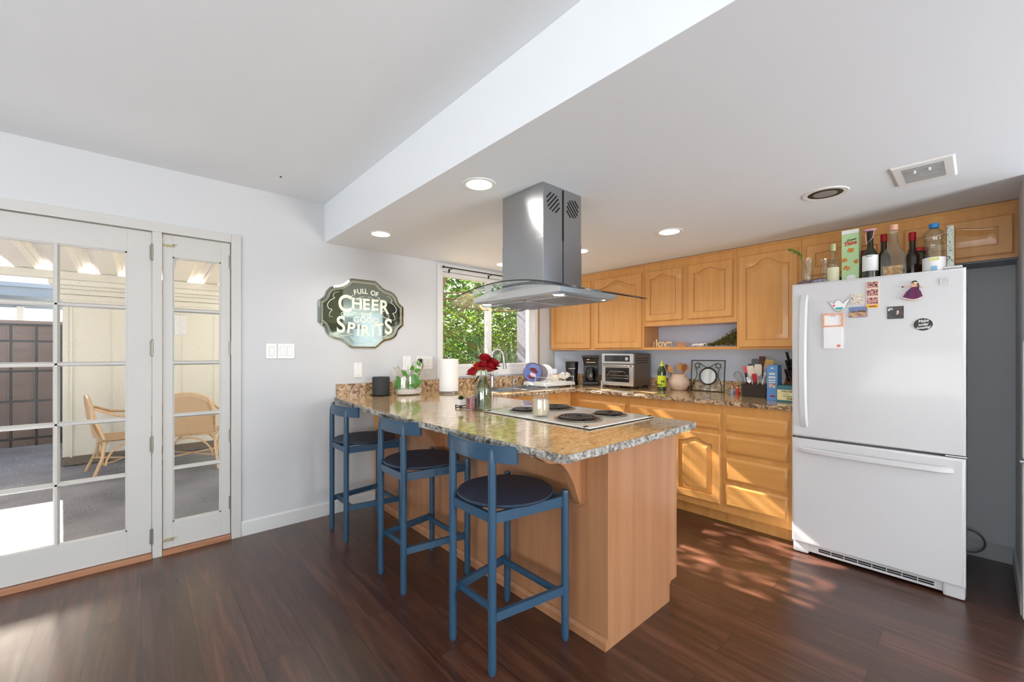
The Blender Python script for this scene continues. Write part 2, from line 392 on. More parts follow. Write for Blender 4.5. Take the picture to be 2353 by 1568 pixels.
# baseboards
mb = MB(); mb.prism([(YA, 0), (YA-.014, 0), (YA-.014, .092), (YA-.006, .102), (YA, .102)], 'x', .533, 1.499); struct('baseboard_far', mb, M['trim'])
mb = MB(); mb.prism([(XB-.012, 0), (XB-.028, 0), (XB-.028, .09), (XB-.018, .1), (XB-.012, .1)], 'y', -.13, .84)
struct('baseboard_alcove', mb, mat('grey_baseboard', (190, 192, 196), .5))
mb = MB(); mb.box(3.21, XB-.012, -.142, -.130, 0, .1); struct('baseboard_alcove_side', mb, M['alcove'])
# door casing
mb = MB()
mb.box(.475, .532, YA-.018, YA+.12, 0, 2.095, bev=.003); mb.box(.064, .110, YA-.012, YA+.12, 0, 2.04, bev=.002)
mb.box(-1.66, .475, YA-.018, YA-.001, 2.036, 2.095, bev=.003); mb.box(-1.62, .475, YA, YA+.12, 2.04, 2.062)
mb.box(-1.66, -1.56, YA-.018, YA+.12, 0, 2.095, bev=.003)
struct('trim_1', mb, M['door'])
mb = MB(); mb.box(-1.56, .063, YA-.02, YA+.13, 0, .033, bev=.004); mb.box(.111, .474, YA-.02, YA+.13, 0, .033, bev=.004)
struct('trim_2', mb, M['threshold'])

def door(name, x0, x1, cols, gx0, gx1, hinge_x, bolts=None, g=(.195, 1.895), hside=1):
    t = thing(name, None, None, ((x0+x1)/2, YA+.03, .035), kind='structure')
    y0, y1 = YA+.004, YA+.044
    mb = MB(); z0, z1 = .036, 2.030
    mb.box(x0+.002, gx0, y0, y1, z0, z1, bev=.002); mb.box(gx1, x1-.002, y0, y1, z0, z1, bev=.002)
    mb.box(gx0, gx1, y0+.0015, y1, g[1], z1, bev=.001); mb.box(gx0, gx1, y0+.0015, y1, z0, g[0], bev=.001)
    part('door_frame', mb, M['door'], t)
    mb = MB(); rows = 5
    def bead(a0, a1, b0, b1, vert):   # moulded bar
        if vert:
            m_ = (a0+a1)/2; mb.prism([(a0, y0+.02), (a0+.006, y0+.008), (m_-.005, y0+.002), (m_+.005, y0+.002), (a1-.006, y0+.008), (a1, y0+.02), (a1, y0+.03), (a0, y0+.03)], 'z', b0, b1)
        else:
            m_ = (b0+b1)/2; mb.prism([(y0+.02, b0), (y0+.008, b0+.006), (y0+.002, m_-.005), (y0+.002, m_+.005), (y0+.008, b1-.006), (y0+.02, b1), (y0+.03, b1), (y0+.03, b0)], 'x', a0, a1)
    h = .0135
    for k in range(1, cols):
        c = gx0+(gx1-gx0)*k/cols; bead(c-h, c+h, g[0], g[1], True)
    for k in range(1, rows):
        c = g[0]+(g[1]-g[0])*k/rows; bead(gx0, gx1, c-h, c+h, False)
    for a in (gx0, gx1-.008): mb.box(a, a+.008, y0+.008, y0+.03, g[0], g[1])
    for a in (g[0], g[1]-.008): mb.box(gx0, gx1, y0+.008, y0+.03, a, a+.008)
    part('muntin_grid', mb, M['door'], t)
    mb = MB(); mb.box(gx0, gx1, y0+.0255, y0+.0275, g[0], g[1]); part('glass', mb, M['glass'], t, smooth=0)
    for z in (1.905, 1.31, .71, .135 if cols > 1 else .25):
        mb = MB(); mb.cyl((hinge_x, y0-.012, z-.045), (hinge_x, y0-.012, z+.045), .0065, seg=12)
        for q in (-.016, .014): mb.cyl((hinge_x, y0-.012, z+q), (hinge_x, y0-.012, z+q+.002), .0075, seg=12)
        mb.sphere((hinge_x, y0-.012, z+.049), .006, seg=8); mb.sphere((hinge_x, y0-.012, z-.049), .006, seg=8)
        mb.box(hinge_x-.012, hinge_x+.012, y0-.008, y0-.002, z-.044, z+.044)
        part('hinge', mb, M['nickel'], t)
    for (bx, bz) in bolts or ():
        mb = MB(); mb.box(bx, bx+.052, y0-.004, y0, bz-.009, bz+.009, bev=.001); mb.cyl((bx-.006, y0-.009, bz), (bx+.05, y0-.009, bz), .0042, seg=10)
        mb.cyl((bx+.046, y0-.009, bz), (bx+.05, y0-.022, bz+.008), .004, seg=8)
        for q in (.006, .026, .04): mb.box(bx+q, bx+q+.006, y0-.0145, y0-.002, bz-.007, bz+.007)
        part('slide_bolt', mb, M['brass'], t, 'brass slide bolt')
    return t
door('door_1', -.752, .062, 2, -.637, -.052, .064)
door('door_2', .112, .473, 1, .164, .419, .475, bolts=[(.118, 1.962), (.118, .092)])
door('door_3', -1.558, -.755, 2, -1.45, -.866, -1.558)

# kitchen window
t = thing('window_1', None, None, (2.79, YA, 1.12), kind='structure')
mb = MB()
mb.box(2.109, 2.165, YA-.02, YA-.001, 1.04, 2.127, bev=.003); mb.box(3.405, 3.455, YA-.02, YA-.001, 1.04, 2.127, bev=.003)
mb.box(2.165, 3.405, YA-.02, YA-.001, 2.062, 2.127, bev=.003); mb.box(2.165, 3.405, YA-.02, YA-.001, 1.045, 1.13, bev=.003)
part('window_casing', mb, M['trim'], t)
mb = MB(); mb.box(3.455, 3.478, YA-.022, YA-.001, 1.04, 2.127); part('edge_strip', mb, mat('bare_brown_strip', (150, 126, 92), .6), t)
mb = MB()
mb.box(2.165, 2.182, YA+.0, YA+.07, 1.13, 2.062, bev=.002); mb.box(3.372, 3.405, YA+.0, YA+.07, 1.13, 2.062, bev=.002)
mb.box(2.182, 3.372, YA+.01, YA+.07, 2.022, 2.062, bev=.002); mb.box(2.182, 3.372, YA+.01, YA+.07, 1.13, 1.165, bev=.002)
mb.box(2.732, 2.785, YA+.005, YA+.06, 1.165, 2.022, bev=.003); mb.box(3.345, 3.372, YA+.01, YA+.06, 1.165, 2.022, bev=.002)
part('window_frame', mb, M['trim'], t)
mb = MB(); mb.box(2.182, 2.74, YA+.04, YA+.043, 1.165, 2.022); mb.box(2.77, 3.345, YA+.025, YA+.028, 1.165, 2.022); part('glass', mb, M['glass'], t, smooth=0)
# glazed openings behind the camera
for i, (a, b, c, d, ax) in enumerate([(-1.9, 1.3, .15, 2.15, 'x'), (-3.05, -1.85, .15, 2.05, 'y'), (1.75, 2.75, .15, 2.05, 'y'), (3.5, 3.68, .9, 2.05, 'y')]):
    base = {'x': (-3.27, (a+b)/2, c), 'y': ((a+b)/2, -3.57, c), 'r': (XB+.06, (a+b)/2, c)}[ax]
    t = thing('window_%d' % (i+2), None, None, base, kind='structure')
    def bx(m_, u0, u1, z0, z1, w0, w1):
        if ax == 'x': m_.box(-3.27-w1, -3.27-w0, u0, u1, z0, z1)
        elif ax == 'y': m_.box(u0, u1, -3.57-w1, -3.57-w0, z0, z1)
        else: m_.box(XB+.06+w0, XB+.06+w1, u0, u1, z0, z1)
    mb = MB(); f = .05 if b-a > .3 else .02
    bx(mb, a, a+f, c, d, -.03, .03); bx(mb, b-f, b, c, d, -.03, .03); bx(mb, a, b, c, c+f, -.03, .03); bx(mb, a, b, d-f, d, -.03, .03)
    if b-a > .3: bx(mb, (a+b)/2-.03, (a+b)/2+.03, c, d, -.03, .03)
    part('window_frame', mb, M['trim'], t)
    mb = MB(); bx(mb, a+f, b-f, c+f, d-f, -.003, .003); part('glass', mb, M['glassc'], t, smooth=0)

# ================================================================== OUTSIDE
M['concrete'] = mat('patio_concrete', (138, 137, 142), .8, bump=(30, .4, .004))
N_, L_, b_ = nodes(M['concrete']); _g = N_.new('ShaderNodeNewGeometry'); _n = N_.new('ShaderNodeTexNoise'); _n.inputs['Scale'].default_value = 1.6; _n.inputs['Detail'].default_value = 9
L_.new(_g.outputs['Position'], _n.inputs[0]); _r = ramp(M['concrete'].node_tree, [(.3, srgb(98, 98, 104)), (.7, srgb(144, 142, 146))]); L_.new(_n.outputs['Fac'], _r.inputs[0]); L_.new(_r.outputs[0], b_.inputs['Base Color'])
mb = MB(); mb.box(-9, 1.9, YA+.15, 16, -.25, -.05); struct('ground_patio', mb, M['concrete'])
mb = MB(); mb.box(1.9, 14, YA+.15, 16, -.25, -.06); struct('ground_garden', mb, mat('sandy_soil', (176, 156, 126), .9, bump=(14, .6, .01)))
# corrugated patio cover
M['creampaint'] = mat('cream_paint', (218, 213, 198), .55, bump=(12, .12, .003))
M['covermetal'] = mat('patio_cover_metal', (232, 226, 214), .45)
t = thing('patio_cover', 'cream corrugated patio roof seen through the glass doors, resting on a long beam', 'roof', (-1.2, 5.3, 2.13))
mb = MB(); prof = []; x = -6.0; k = 0
while x < 1.6:
    prof += [(x, 0), (x+.15, 0), (x+.19, .028), (x+.205, .028), (x+.235, .06), (x+.275, .06), (x+.305, .028), (x+.32, .028)]; x += .333
offs = 3.1
vs = [[mb.bm.verts.new((px_, y, 2.42-(y-3.6)*.061+pz)) for px_, pz in prof] for y in (3.6, 7.03)]
vs2 = [[mb.bm.verts.new((px_, y, 2.424-(y-3.6)*.061+pz)) for px_, pz in prof] for y in (3.6, 7.03)]
for V in (vs, vs2):
    for i in range(len(prof)-1): mb.face([V[0][i], V[0][i+1], V[1][i+1], V[1][i]])
part('corrugated_sheet', mb, M['covermetal'], t, smooth=0)
mb = MB(); mb.box(-6, 1.6, 6.94, 7.06, 2.12, 2.208, bev=.004); part('beam', mb, M['creampaint'], t)
# shed with board wall
t = thing('garden_shed', 'cream painted board shed with layered eaves beyond the glass doors', 'shed', (.8, 8.1, -.05))
M['shed'] = mat('cream_boards', (226, 223, 208), .6)
mb = MB(); mb.box(-.66, 2.2, 7.12, 9.0, .02, 2.10)
for x in [-.6+.345*i for i in range(9)]: mb.box(x, x+.006, 7.112, 7.125, .04, 1.92)
mb.box(-.60, -.58, 7.10, 7.13, .05, 1.86)
part('wall', mb, M['shed'], t)
mb = MB()
for i, (z0, z1, d) in enumerate([(2.06, 2.118, .16), (2.02, 2.058, .12), (1.965, 2.018, .07), (1.90, 1.96, .03)]): mb.box(-.66-d*.6, 2.2, 7.12-d, 7.14, z0, z1, bev=.003)
part('eaves', mb, M['shed'], t)
mb = MB(); mb.box(-.67, 2.2, 7.10, 7.16, -.04, .06, bev=.006); part('rotten_sill', mb, mat('rotted_timber', (120, 108, 92), .9, bump=(30, 1, .02)), t, 'weathered peeling sill board')
mb = MB(); mb.prism([(.34+.01*i, 7.105-.012*(i % 2)) for i in range(15)]+[(.48, 7.118), (.34, 7.118)], 'z', 1.52, 1.78); solo('curtain', mb, M['paper'], 'short white pleated sheet standing in for a reflection in the glass door', 'curtain')  # white sheet added to imitate a pale reflection in the narrow glass door
# iron fence and brown boards
t = thing('iron_fence', 'black iron bar fence at the end of the patio', 'fence', (-2.5, 8.5, -.05))
mb = MB()
for i in range(18): mb.box(-4.64+i*.225, -4.616+i*.225, 8.488, 8.512, -.03, 1.66)
for z in (.12, .62, 1.02, 1.42, 1.64): mb.box(-4.7, -.72, 8.483, 8.517, z, z+.028)
part('bars', mb, M['black'], t)
mb = MB(); mb.box(-4.7, -.72, 8.46, 8.54, -.05, .03); part('kerb', mb, M['concrete'], t)
mb = MB(); mb.box(-6, -.67, 8.75, 8.8, -.05, 1.66); mb.box(-6, -.67, 8.7, 8.85, 1.66, 1.72)
for i in range(22): mb.box(-5.9+i*.24, -5.89+i*.24, 8.744, 8.752, -.05, 1.66)
solo('board_wall', mb, mat('brown_boards', (134, 112, 100), .8, bump=(18, .5, .004)), 'brown board wall standing right behind the iron fence', 'wall')
t = thing('neighbour_cover', 'blue grey metal carport roof beyond the fence', 'roof', (-4, 9.8, 2.0))
mb = MB(); mb.box(-8, -.72, 8.9, 11.6, 2.2, 2.26)
for i in range(4): mb.box(-8, -.72, 8.95+i*.8, 9.03+i*.8, 2.08, 2.2)
part('roof_panel', mb, mat('blue_grey_metal', (120, 132, 148), .5), t)
for x in (-1.6, -4.4):
    mb = MB(); mb.box(x, x+.08, 11.3, 11.38, -.05, 2.1); part('post', mb, M['fridgeg'], t)
t = thing('neighbour_house', 'white sunlit house wall far behind the fence and carport', 'house', (-6, 14, -.05))
mb = MB(); mb.box(-12, -.9, 13.5, 15, -.05, 3.2); part('wall', mb, mat('white_stucco', (240, 240, 238), .8, bump=(30, .4, .003)), t)
mb = MB(); mb.prism([(-12.3, 3.2), (-.6, 3.2), (-6.4, 4.6)], 'y', 13.2, 15.2); part('roof', mb, M['fridgeg'], t)
# doormat
mb = MB(); mb.box(-1.15, -.46, 3.95, 4.44, -.05, -.038, bev=.003)
for i in range(26): mb.box(-1.13+i*.026, -1.117+i*.026, 3.97, 4.42, -.038, -.032)
solo('doormat', mb, mat('pale_grey_mat', (196, 196, 194), .9, bump=(200, .6, .002)), 'pale ribbed doormat lying outside the glass doors', 'doormat')
# wing wall right of the kitchen window
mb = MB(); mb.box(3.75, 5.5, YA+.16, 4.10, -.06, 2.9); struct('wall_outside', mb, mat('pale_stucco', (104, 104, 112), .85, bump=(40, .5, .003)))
mb = MB(); mb.box(2.2, 14, 10.5, 10.7, -.06, 1.9); struct('wall_garden', mb, mat('tan_blockwork', (150, 136, 112), .85, bump=(12, .4, .004)))

# rattan chairs
def rattan():
    t = thing('rattan_armchair', 'x', 'chair', (0, 0, -.05))
    P = lambda *a: [Vector(p) for p in a]
    def arc(c, r, a0, a1, n, ax=(1, 0, 0), ay=(0, 0, 1)):
        return [Vector(c)+Vector(ax)*r*math.cos(a0+(a1-a0)*i/n)+Vector(ay)*r*math.sin(a0+(a1-a0)*i/n) for i in range(n+1)]
    # chair faces +x ; back at -x
    W = .27
    mb = MB()
    for s in (-1, 1):
        mb.tube([(-.30, s*(W+.03), 0), (-.22, s*(W-.01), .22), (-.20, s*(W-.02), .40), (-.27, s*(W-.01), .62), (-.31, s*(W-.06), .78)], .015)
        part('leg', mb, M['rattan'], t, local=True); mb = MB()
    for s in (-1, 1):
        mb.tube([(.26, s*(W+.03), 0), (.21, s*W, .22), (.19, s*(W-.01), .42), (.22, s*(W+.01), .55), (.14, s*(W+.03), .63), (-.10, s*(W+.02), .66), (-.28, s*(W-.03), .74)], .015)
        part('leg', mb, M['rattan'], t, local=True); mb = MB()
    pts = [Vector((-.29-.03*math.sin(PI*i/16), -(W-.02)*math.cos(PI*i/16), .62+.25*math.sin(PI*i/16)**.6)) for i in range(17)]
    mb.tube(pts, .017); part('top_rail', mb, M['rattan'], t, local=True)
    mb = MB(); A = []
    for i in range(15):
        u = -1+2*i/14; top = .60+.25*max(0, 1-u*u)**.35; row = []
        for j in range(9):
            z = .42+(top-.42)*j/8; row.append(mb.bm.verts.new((-.24-.06*j/8-.03*(1-u*u), u*(W-.02), z)))
        A.append(row)
    for i in range(14):
        for j in range(8): mb.face([A[i][j], A[i+1][j], A[i+1][j+1], A[i][j+1]])
    for i in range(14):
        for j in range(8): pass
    part('backrest', mb, M['weave'], t, local=True)
    mb = MB(); mb.box(-.22, .21, -W+.01, W-.01, .385, .41, bev=.01); part('seat', mb, M['weave'], t, local=True)
    mb = MB()
    mb.tube(arc((-.215, 0, .10), .24, .15, PI-.15, 14, (0, 1, 0), (0, 0, 1.1)), .010)
    mb.tube(arc((.215, 0, .10), .24, .15, PI-.15, 14, (0, 1, 0), (0, 0, 1.1)), .010)
    for s in (-1, 1): mb.tube(arc((0, s*(W+.005), .12), .20, .1, PI-.1, 14, (1, 0, 0), (0, 0, 1.2)), .010)
    mb.tube([(-.25, -W, .15), (.23, W, .15)], .010); mb.tube([(-.25, W, .15), (.23, -W, .15)], .010)
    part('cane_hoops', mb, M['rattan'], t, local=True)
    mb = MB(); mb.tube([(-.22, -W, .40), (.21, -W, .40), (.21, W, .40), (-.22, W, .40)], .014, closed=True); part('seat_rim', mb, M['rattan'], t, local=True)
    return t
M['weave'] = mat('rattan_weave', (214, 176, 128), .7); N_, L_, b_ = nodes(M['weave'])
_tc = N_.new('ShaderNodeTexCoord'); _w = N_.new('ShaderNodeTexWave'); _w.wave_type = 'BANDS'; _w.bands_direction = 'Z'; _w.inputs['Scale'].default_value = 38; _w.inputs['Distortion'].default_value = 1
_w2 = N_.new('ShaderNodeTexWave'); _w2.bands_direction = 'Y'; _w2.inputs['Scale'].default_value = 30
for q in (_w, _w2): L_.new(_tc.outputs['Object'], q.inputs[0])
_m = N_.new('ShaderNodeMath'); _m.operation = 'MULTIPLY'; L_.new(_w.outputs['Fac'], _m.inputs[0]); L_.new(_w2.outputs['Fac'], _m.inputs[1])
_r = ramp(M['weave'].node_tree, [(.0, srgb(160, 126, 90)), (.5, srgb(224, 192, 148))]); L_.new(_m.outputs[0], _r.inputs[0]); L_.new(_r.outputs[0], b_.inputs['Base Color'])
c1 = rattan(); c1.location = (-.10, 6.42, -.05); c1.rotation_euler = (0, 0, R(8)); c1['label'] = 'rattan armchair seen side-on through the wide glass door'
dup(c1, (.47, 6.20, -.05), 'rattan armchair seen from behind through the narrow glass door', R(76), 'rattan chairs on the patio'); c1['group'] = 'rattan chairs on the patio'

# trees and shrub outside the kitchen window
def leafmat(name, c, tr):
    m = mat(name, c, .5); nt = m.node_tree; N, L, b = nodes(m)
    g = N.new('ShaderNodeNewGeometry'); n = N.new('ShaderNodeTexNoise'); n.inputs['Scale'].default_value = 3.5; n.inputs['Detail'].default_value = 3; L.new(g.outputs['Position'], n.inputs[0])
    r = ramp(nt, [(.3, srgb(int(c[0]*.6), int(c[1]*.7), int(c[2]*.6))), (.7, srgb(*[min(255, int(k*1.25)) for k in c]))]); L.new(n.outputs['Fac'], r.inputs[0]); L.new(r.outputs[0], b.inputs['Base Color'])
    t = N.new('ShaderNodeBsdfTranslucent'); L.new(r.outputs[0], t.inputs[0]); mx = N.new('ShaderNodeMixShader'); mx.inputs[0].default_value = tr
    L.new(b.outputs[0], mx.inputs[1]); L.new(t.outputs[0], mx.inputs[2]); L.new(mx.outputs[0], N['Material Output'].inputs[0]); return m
GAP = .12     # the crown is thin where the sun comes through
def leaves(rng, n, sampler, size, asp=.45):
    mb = MB()
    for _ in range(n):
        c = sampler(rng)
        tt = c.y-3.44; xx = c.x+.09*tt; zz = c.z-.68*tt
        if 2.0 < xx < 3.42 and 1.0 < zz < 2.2 and rng.random() > GAP: continue
        s = size*rng.uniform(.6, 1.3)
        q = Matrix.Rotation(rng.uniform(0, 2*PI), 3, 'Z') @ Matrix.Rotation(rng.uniform(-1.2, 1.2), 3, 'X') @ Matrix.Rotation(rng.uniform(-.8, .8), 3, 'Y')
        pts = [(0, 0, 0), (s*.35, s*asp*.5, s*.06), (s, 0, -.05*s), (s*.35, -s*asp*.5, s*.06)]
        mb.face([mb.bm.verts.new(c+q @ Vector(p)) for p in pts])
    return mb
rng = random.Random(4); LEAF_N = 900
t = thing('leafy_tree', 'bright green leafy tree filling the kitchen window', 'tree', (3.75, 6.3, -.06))
centres = [Vector((rng.uniform(2.6, 6.2), rng.uniform(5.0, 7.2), rng.uniform(.75, 3.4))) for _ in range(95)]
def samp(r_):
    c = r_.choice(centres); 
    while True:
        v = Vector((r_.gauss(0, .2), r_.gauss(0, .2), r_.gauss(0, .17)))
        p = c+v
        if p.z > .15: return p
mb = leaves(rng, 34000, samp, .062); part('foliage', mb, leafmat('leaf_green', (80, 108, 28), .42), t, smooth=0)
mb = MB(); mb.tube([(3.75, 6.3, -.06), (3.8, 6.25, .8), (3.7, 6.2, 1.6), (3.9, 6.1, 2.6), (3.85, 6.1, 3.3)], [.09, .08, .06, .05, .03])
for _ in range(26):
    c = rng.choice(centres); a = Vector((3.78, 6.2, rng.uniform(.8, 2.4))); m_ = (a+c)/2+Vector((0, 0, -.12)); mb.tube([a, m_, c], [.028, .018, .006], seg=6)
part('trunk', mb, mat('brown_bark', (132, 104, 76), .9, bump=(30, 1, .01)), t)
t = thing('hedge', 'dense green hedge in the background behind the leafy tree', 'hedge', (7, 9.3, -.06))
def samph(r_): return Vector((r_.uniform(4.2, 10.2), r_.uniform(8.6, 10.2), r_.uniform(0, 4.2)))
mb = leaves(rng, 9000, samph, .22, .5); part('foliage', mb, leafmat('leaf_hedge', (66, 98, 34), .35), t, smooth=0)
mb = MB()
for k in range(7): mb.cyl((4.6+.85*k, 9.4, -.06), (4.5+.9*k, 9.5, 3.2), .05, .02, 8)
part('trunks', mb, M['stem'], t)
t = thing('overhanging_tree', 'tree branches reaching over above the kitchen window', 'tree', (1.75, 6.4, -.05))
cl2 = [Vector((rng.uniform(1.5, 3.3), rng.uniform(5.3, 6.4), rng.uniform(2.55, 4.1))) for _ in range(34)]
def samp2(r_):
    c = r_.choice(cl2); return c+Vector((r_.gauss(0, .15), r_.gauss(0, .15), r_.gauss(0, .13)))
mb = leaves(rng, 1900, samp2, .12, .6)
GAP = 1
def samp3(r_):
    y = r_.uniform(5.2, 6.6); return Vector((r_.uniform(2.1, 3.45)-.09*(y-3.44), y, r_.uniform(1.1, 2.15)+.68*(y-3.44)))
merge(mb, leaves(rng, LEAF_N, samp3, .11, .6))  # extra leaves set inside the sun's path to break it into spots
part('foliage', mb, leafmat('leaf_green_dark', (62, 104, 28), .4), t, smooth=0)
mb = MB(); mb.tube([(1.75, 6.4, -.05), (1.8, 6.3, 1.5), (2.1, 6.1, 2.6), (2.4, 5.9, 3.4)], [.08, .07, .05, .02])
for c in cl2[::3]: mb.tube([(2.1, 6.1, 2.6), (Vector((2.1, 6.1, 2.6))+c)/2, c], [.025, .015, .005], seg=6)
part('trunk', mb, mat('grey_bark', (120, 106, 92), .9, bump=(30, 1, .01)), t)
t = thing('pale_shrub', 'pale grey green shrub low in the right pane of the kitchen window', 'shrub', (3.95, 4.75, -.06))
mb = MB()
for k in range(150):
    a = rng.uniform(0, 2*PI); e = rng.uniform(.35, 1.35); L = rng.uniform(.35, .62); d = Vector((math.cos(a)*math.cos(e), math.sin(a)*math.cos(e), math.sin(e)))
    b0 = Vector((3.95+rng.uniform(-.2, .25), 4.75+rng.uniform(-.15, .15), rng.uniform(.45, 1.05))); s_ = d.cross(Vector((0, 0, 1))).normalized()*.022
    A_ = [b0-s_*.5, b0+d*L*.5-s_+Vector((0, 0, .02)), b0+d*L+Vector((0, 0, -.06)), b0+d*L*.5+s_+Vector((0, 0, .02)), b0+s_*.5]
    mb.face([mb.bm.verts.new(p) for p in A_])
part('foliage', mb, leafmat('leaf_pale', (120, 132, 100), .3), t, smooth=0)
mb = MB()
for k in range(6): mb.tube([(3.95+.03*k-.08, 4.75, -.06), (3.95+.07*k-.2, 4.75+.03*(k % 3), .9)], .015, seg=6)
part('stems', mb, M['stem'], t)
# ================================================================== KITCHEN JOINERY
def cab_door(ax_plane, u0, u1, z0, z1, face, arch=.035, thick=.02, ax='x', frame=.055, parent=None, name='door', dirn=-1):
    """raised panel door facing dirn along ax; face = coordinate of its front"""
    K = 16; fw = dirn
    def P(u, z, d):   # d = distance behind the front
        return (face-fw*d, u, z) if ax == 'x' else (u, face-fw*d, z)
    def rect(i, d, zz=0):
        a0, a1, b0, b1 = u0+i, u1-i, z0+i, z1-i
        return [P(a0, b0, d), P(a1, b0, d)]+[P(a1+(a0-a1)*k/(K-1), b1, d) for k in range(K)]
    def archl(i, d, sh=None):
        a0, a1, b0 = u0+i, u1-i, z0+i; w_ = (a1-a0)/2; c = (a0+a1)/2; top = z1-frame*.75-(i-frame)
        L = [P(a0, b0, d), P(a1, b0, d)]
        for k in range(K):
            u = a1+(a0-a1)*k/(K-1); q = abs(u-c)/w_; h = arch*(0.5+0.5*math.cos(PI*min(q/.82, 1)))
            L.append(P(u, top-arch+h, d))
        return L
    mb = MB()
    mb.loops([rect(0, thick), rect(0, .006), rect(.006, 0), archl(frame, 0), archl(frame+.001, .014), archl(frame+.007, .015), archl(frame+.008, .010), archl(frame+.042, .002), archl(frame+.044, .002)])
    return mb
def slab_front(u0, u1, z0, z1, face, ax='x', dirn=-1, thick=.02):
    def P(u, z, d): return (face-dirn*d, u, z) if ax == 'x' else (u, face-dirn*d, z)
    def r(i, d): return [P(u0+i, z0+i, d), P(u1-i, z0+i, d), P(u1-i, z1-i, d), P(u0+i, z1-i, d)]
    mb = MB(); mb.loops([r(0, thick), r(0, .012), r(.010, .0055), r(.013, .005), r(.021, 0)]); return mb
FU = 3.68            # face frame of the wall cabinets
TOPZ = KZ-.003
def upper(name, label, y0, y1, z0, z1, doors, cat='cabinet', extra=None, dz=None):
    t = thing(name, label, cat, (FU+.13, (y0+y1)/2, z0))
    mb = MB(); mb.box(FU, XB-.002 if z0 < 1.5 and y1 < 3 else XB-.002, y0, y1, z0, z1)
    part('cabinet_body', mb, M['wood'], t)
    for d in doors:
        part('door', cab_door(None, d[0], d[1], d[2], d[3], FU-.02, arch=d[4] if len(d) > 4 else .06), M['wood'], t)
    return t
BZ = 1.308
upper('wall_cabinet', 'maple wall cabinet with two tall arched doors nearest the window', 2.185, 3.425, BZ, TOPZ, [(2.836, 3.405, BZ+.018, 2.062), (2.208, 2.776, BZ+.018, 2.062)])
t = thing('wall_cabinet', 'short maple wall cabinet with two small arched doors above an open shelf', 'cabinet', (FU+.13, 1.76, BZ))
mb = MB(); mb.box(FU, XB-.002, 1.338, 2.183, 1.535, TOPZ); part('cabinet_body', mb, M['wood'], t)
for a, b in ((1.798, 2.166), (1.366, 1.744)): part('door', cab_door(None, a, b, 1.582, 2.060, FU-.02), M['wood'], t)
mb = MB(); mb.box(FU, XB-.002, 1.338, 2.183, BZ, 1.332); part('shelf', mb, M['woodh'], t)
upper('wall_cabinet', 'tall maple wall cabinet with one arched door left of the fridge', .885, 1.336, BZ, TOPZ, [(.905, 1.318, BZ+.016, 2.066)])
t = upper('wall_cabinet', 'maple cabinet with two doors built in above the fridge', -.142, .883, 1.82, TOPZ, [(.40, .853, 1.843, 2.064, .02), (-.125, .325, 1.843, 2.064, .02)])
mb = MB(); mb.box(FU, FU+.02, -.17, -.143, 1.82, TOPZ); part('end_stile', mb, M['wood'], t)
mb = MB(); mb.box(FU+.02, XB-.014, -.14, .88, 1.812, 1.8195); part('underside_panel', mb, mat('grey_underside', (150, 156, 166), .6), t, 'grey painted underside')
mb = MB(); mb.box(FU-.006, FU, -.17, 3.425, TOPZ-.02, TOPZ-.001, bev=.002); struct('trim_3', mb, M['woodh'])

# base cabinets on the fridge side
FL = 3.235
def base_unit(label, y0, y1, fronts, doors, toe=True, name='base_cabinet'):
    t = thing(name, label, 'cabinet', (FL+.3, (y0+y1)/2, 0))
    mb = MB(); mb.box(FL, XB-.04, y0, y1, .1, .892); mb.box(FL+.075, XB-.04, y0, y1, 0.0, .1)
    part('cabinet_body', mb, M['wood'], t)
    for f in fronts: part('drawer', slab_front(f[0], f[1], f[2], f[3], FL-.02), M['woodh'], t)
    for d in doors: part('door', cab_door(None, d[0], d[1], d[2], d[3], FL-.02), M['wood'], t)
    return t
base_unit('maple base cabinet with four stacked drawers beside the fridge', .828, 1.272, [(.85, 1.247, .702, .824), (.85, 1.247, .543, .670), (.85, 1.250, .340, .507), (.85, 1.256, .152, .318)], [])
base_unit('wide maple base cabinet with one long drawer above two arched doors', 1.274, 2.075, [(1.288, 2.057, .704, .824)], [(1.288, 1.665, .152, .668), (1.68, 2.057, .152, .668)])
base_unit('maple base cabinet with a single drawer in the inner corner', 2.077, 2.734, [(2.10, 2.633, .704, .824)], [(2.10, 2.633, .152, .668)])
t = thing('base_cabinet', 'maple sink base cabinet below the window', 'cabinet', (2.7, 3.1, 0))
mb = MB(); mb.box(2.15, FL-.002, 2.735, YA-.03, .1, .70); mb.box(2.15, FL-.002, 2.735, 2.79, .70, .892); mb.box(2.15, FL-.002, 2.8, YA-.03, 0, .1); mb.box(3.22, FL-.002, 2.79, YA-.03, .70, .892); part('cabinet_body', mb, M['wood'], t)
for a, b in ((2.18, 2.66), (2.68, 3.20)):
    part('drawer', slab_front(a, b, .704, .824, 2.715, ax='y'), M['woodx'], t)
    part('door', cab_door(None, a, b, .152, .668, 2.715, ax='y'), M['wood'], t)

# peninsula
t = thing('peninsula_cabinet', 'maple peninsula cabinet with plain back panel under the granite bar', 'cabinet', (1.8, 2.2, 0))
PX0, PX1, PY0 = 1.505, 2.115, 1.072
mb = MB(); mb.box(PX0+.012, PX1, PY0+.014, YA-.002, .1, .892); mb.box(PX0+.012, PX1-.07, PY0+.014, YA-.002, 0.0, .1); part('cabinet_body', mb, M['wood'], t)
mb = MB(); mb.box(PX0, PX0+.011, PY0+.0135, YA-.002, 0, .892)
part('back_panel', mb, M['wood_pale'], t)
mb = MB(); mb.prism([(PX0, 0), (PX1-.075, 0), (PX1-.075, .085), (PX1-.06, .1), (PX1, .1), (PX1, .892), (PX0, .892)], 'y', PY0-.006, PY0+.013)
part('end_panel', mb, M['wood_pale'], t)
mb = MB(); mb.box(PX1+.001, PX1+.021, PY0+.01, PY0+.4, .11, .86); part('door', mb, M['wood'], t)
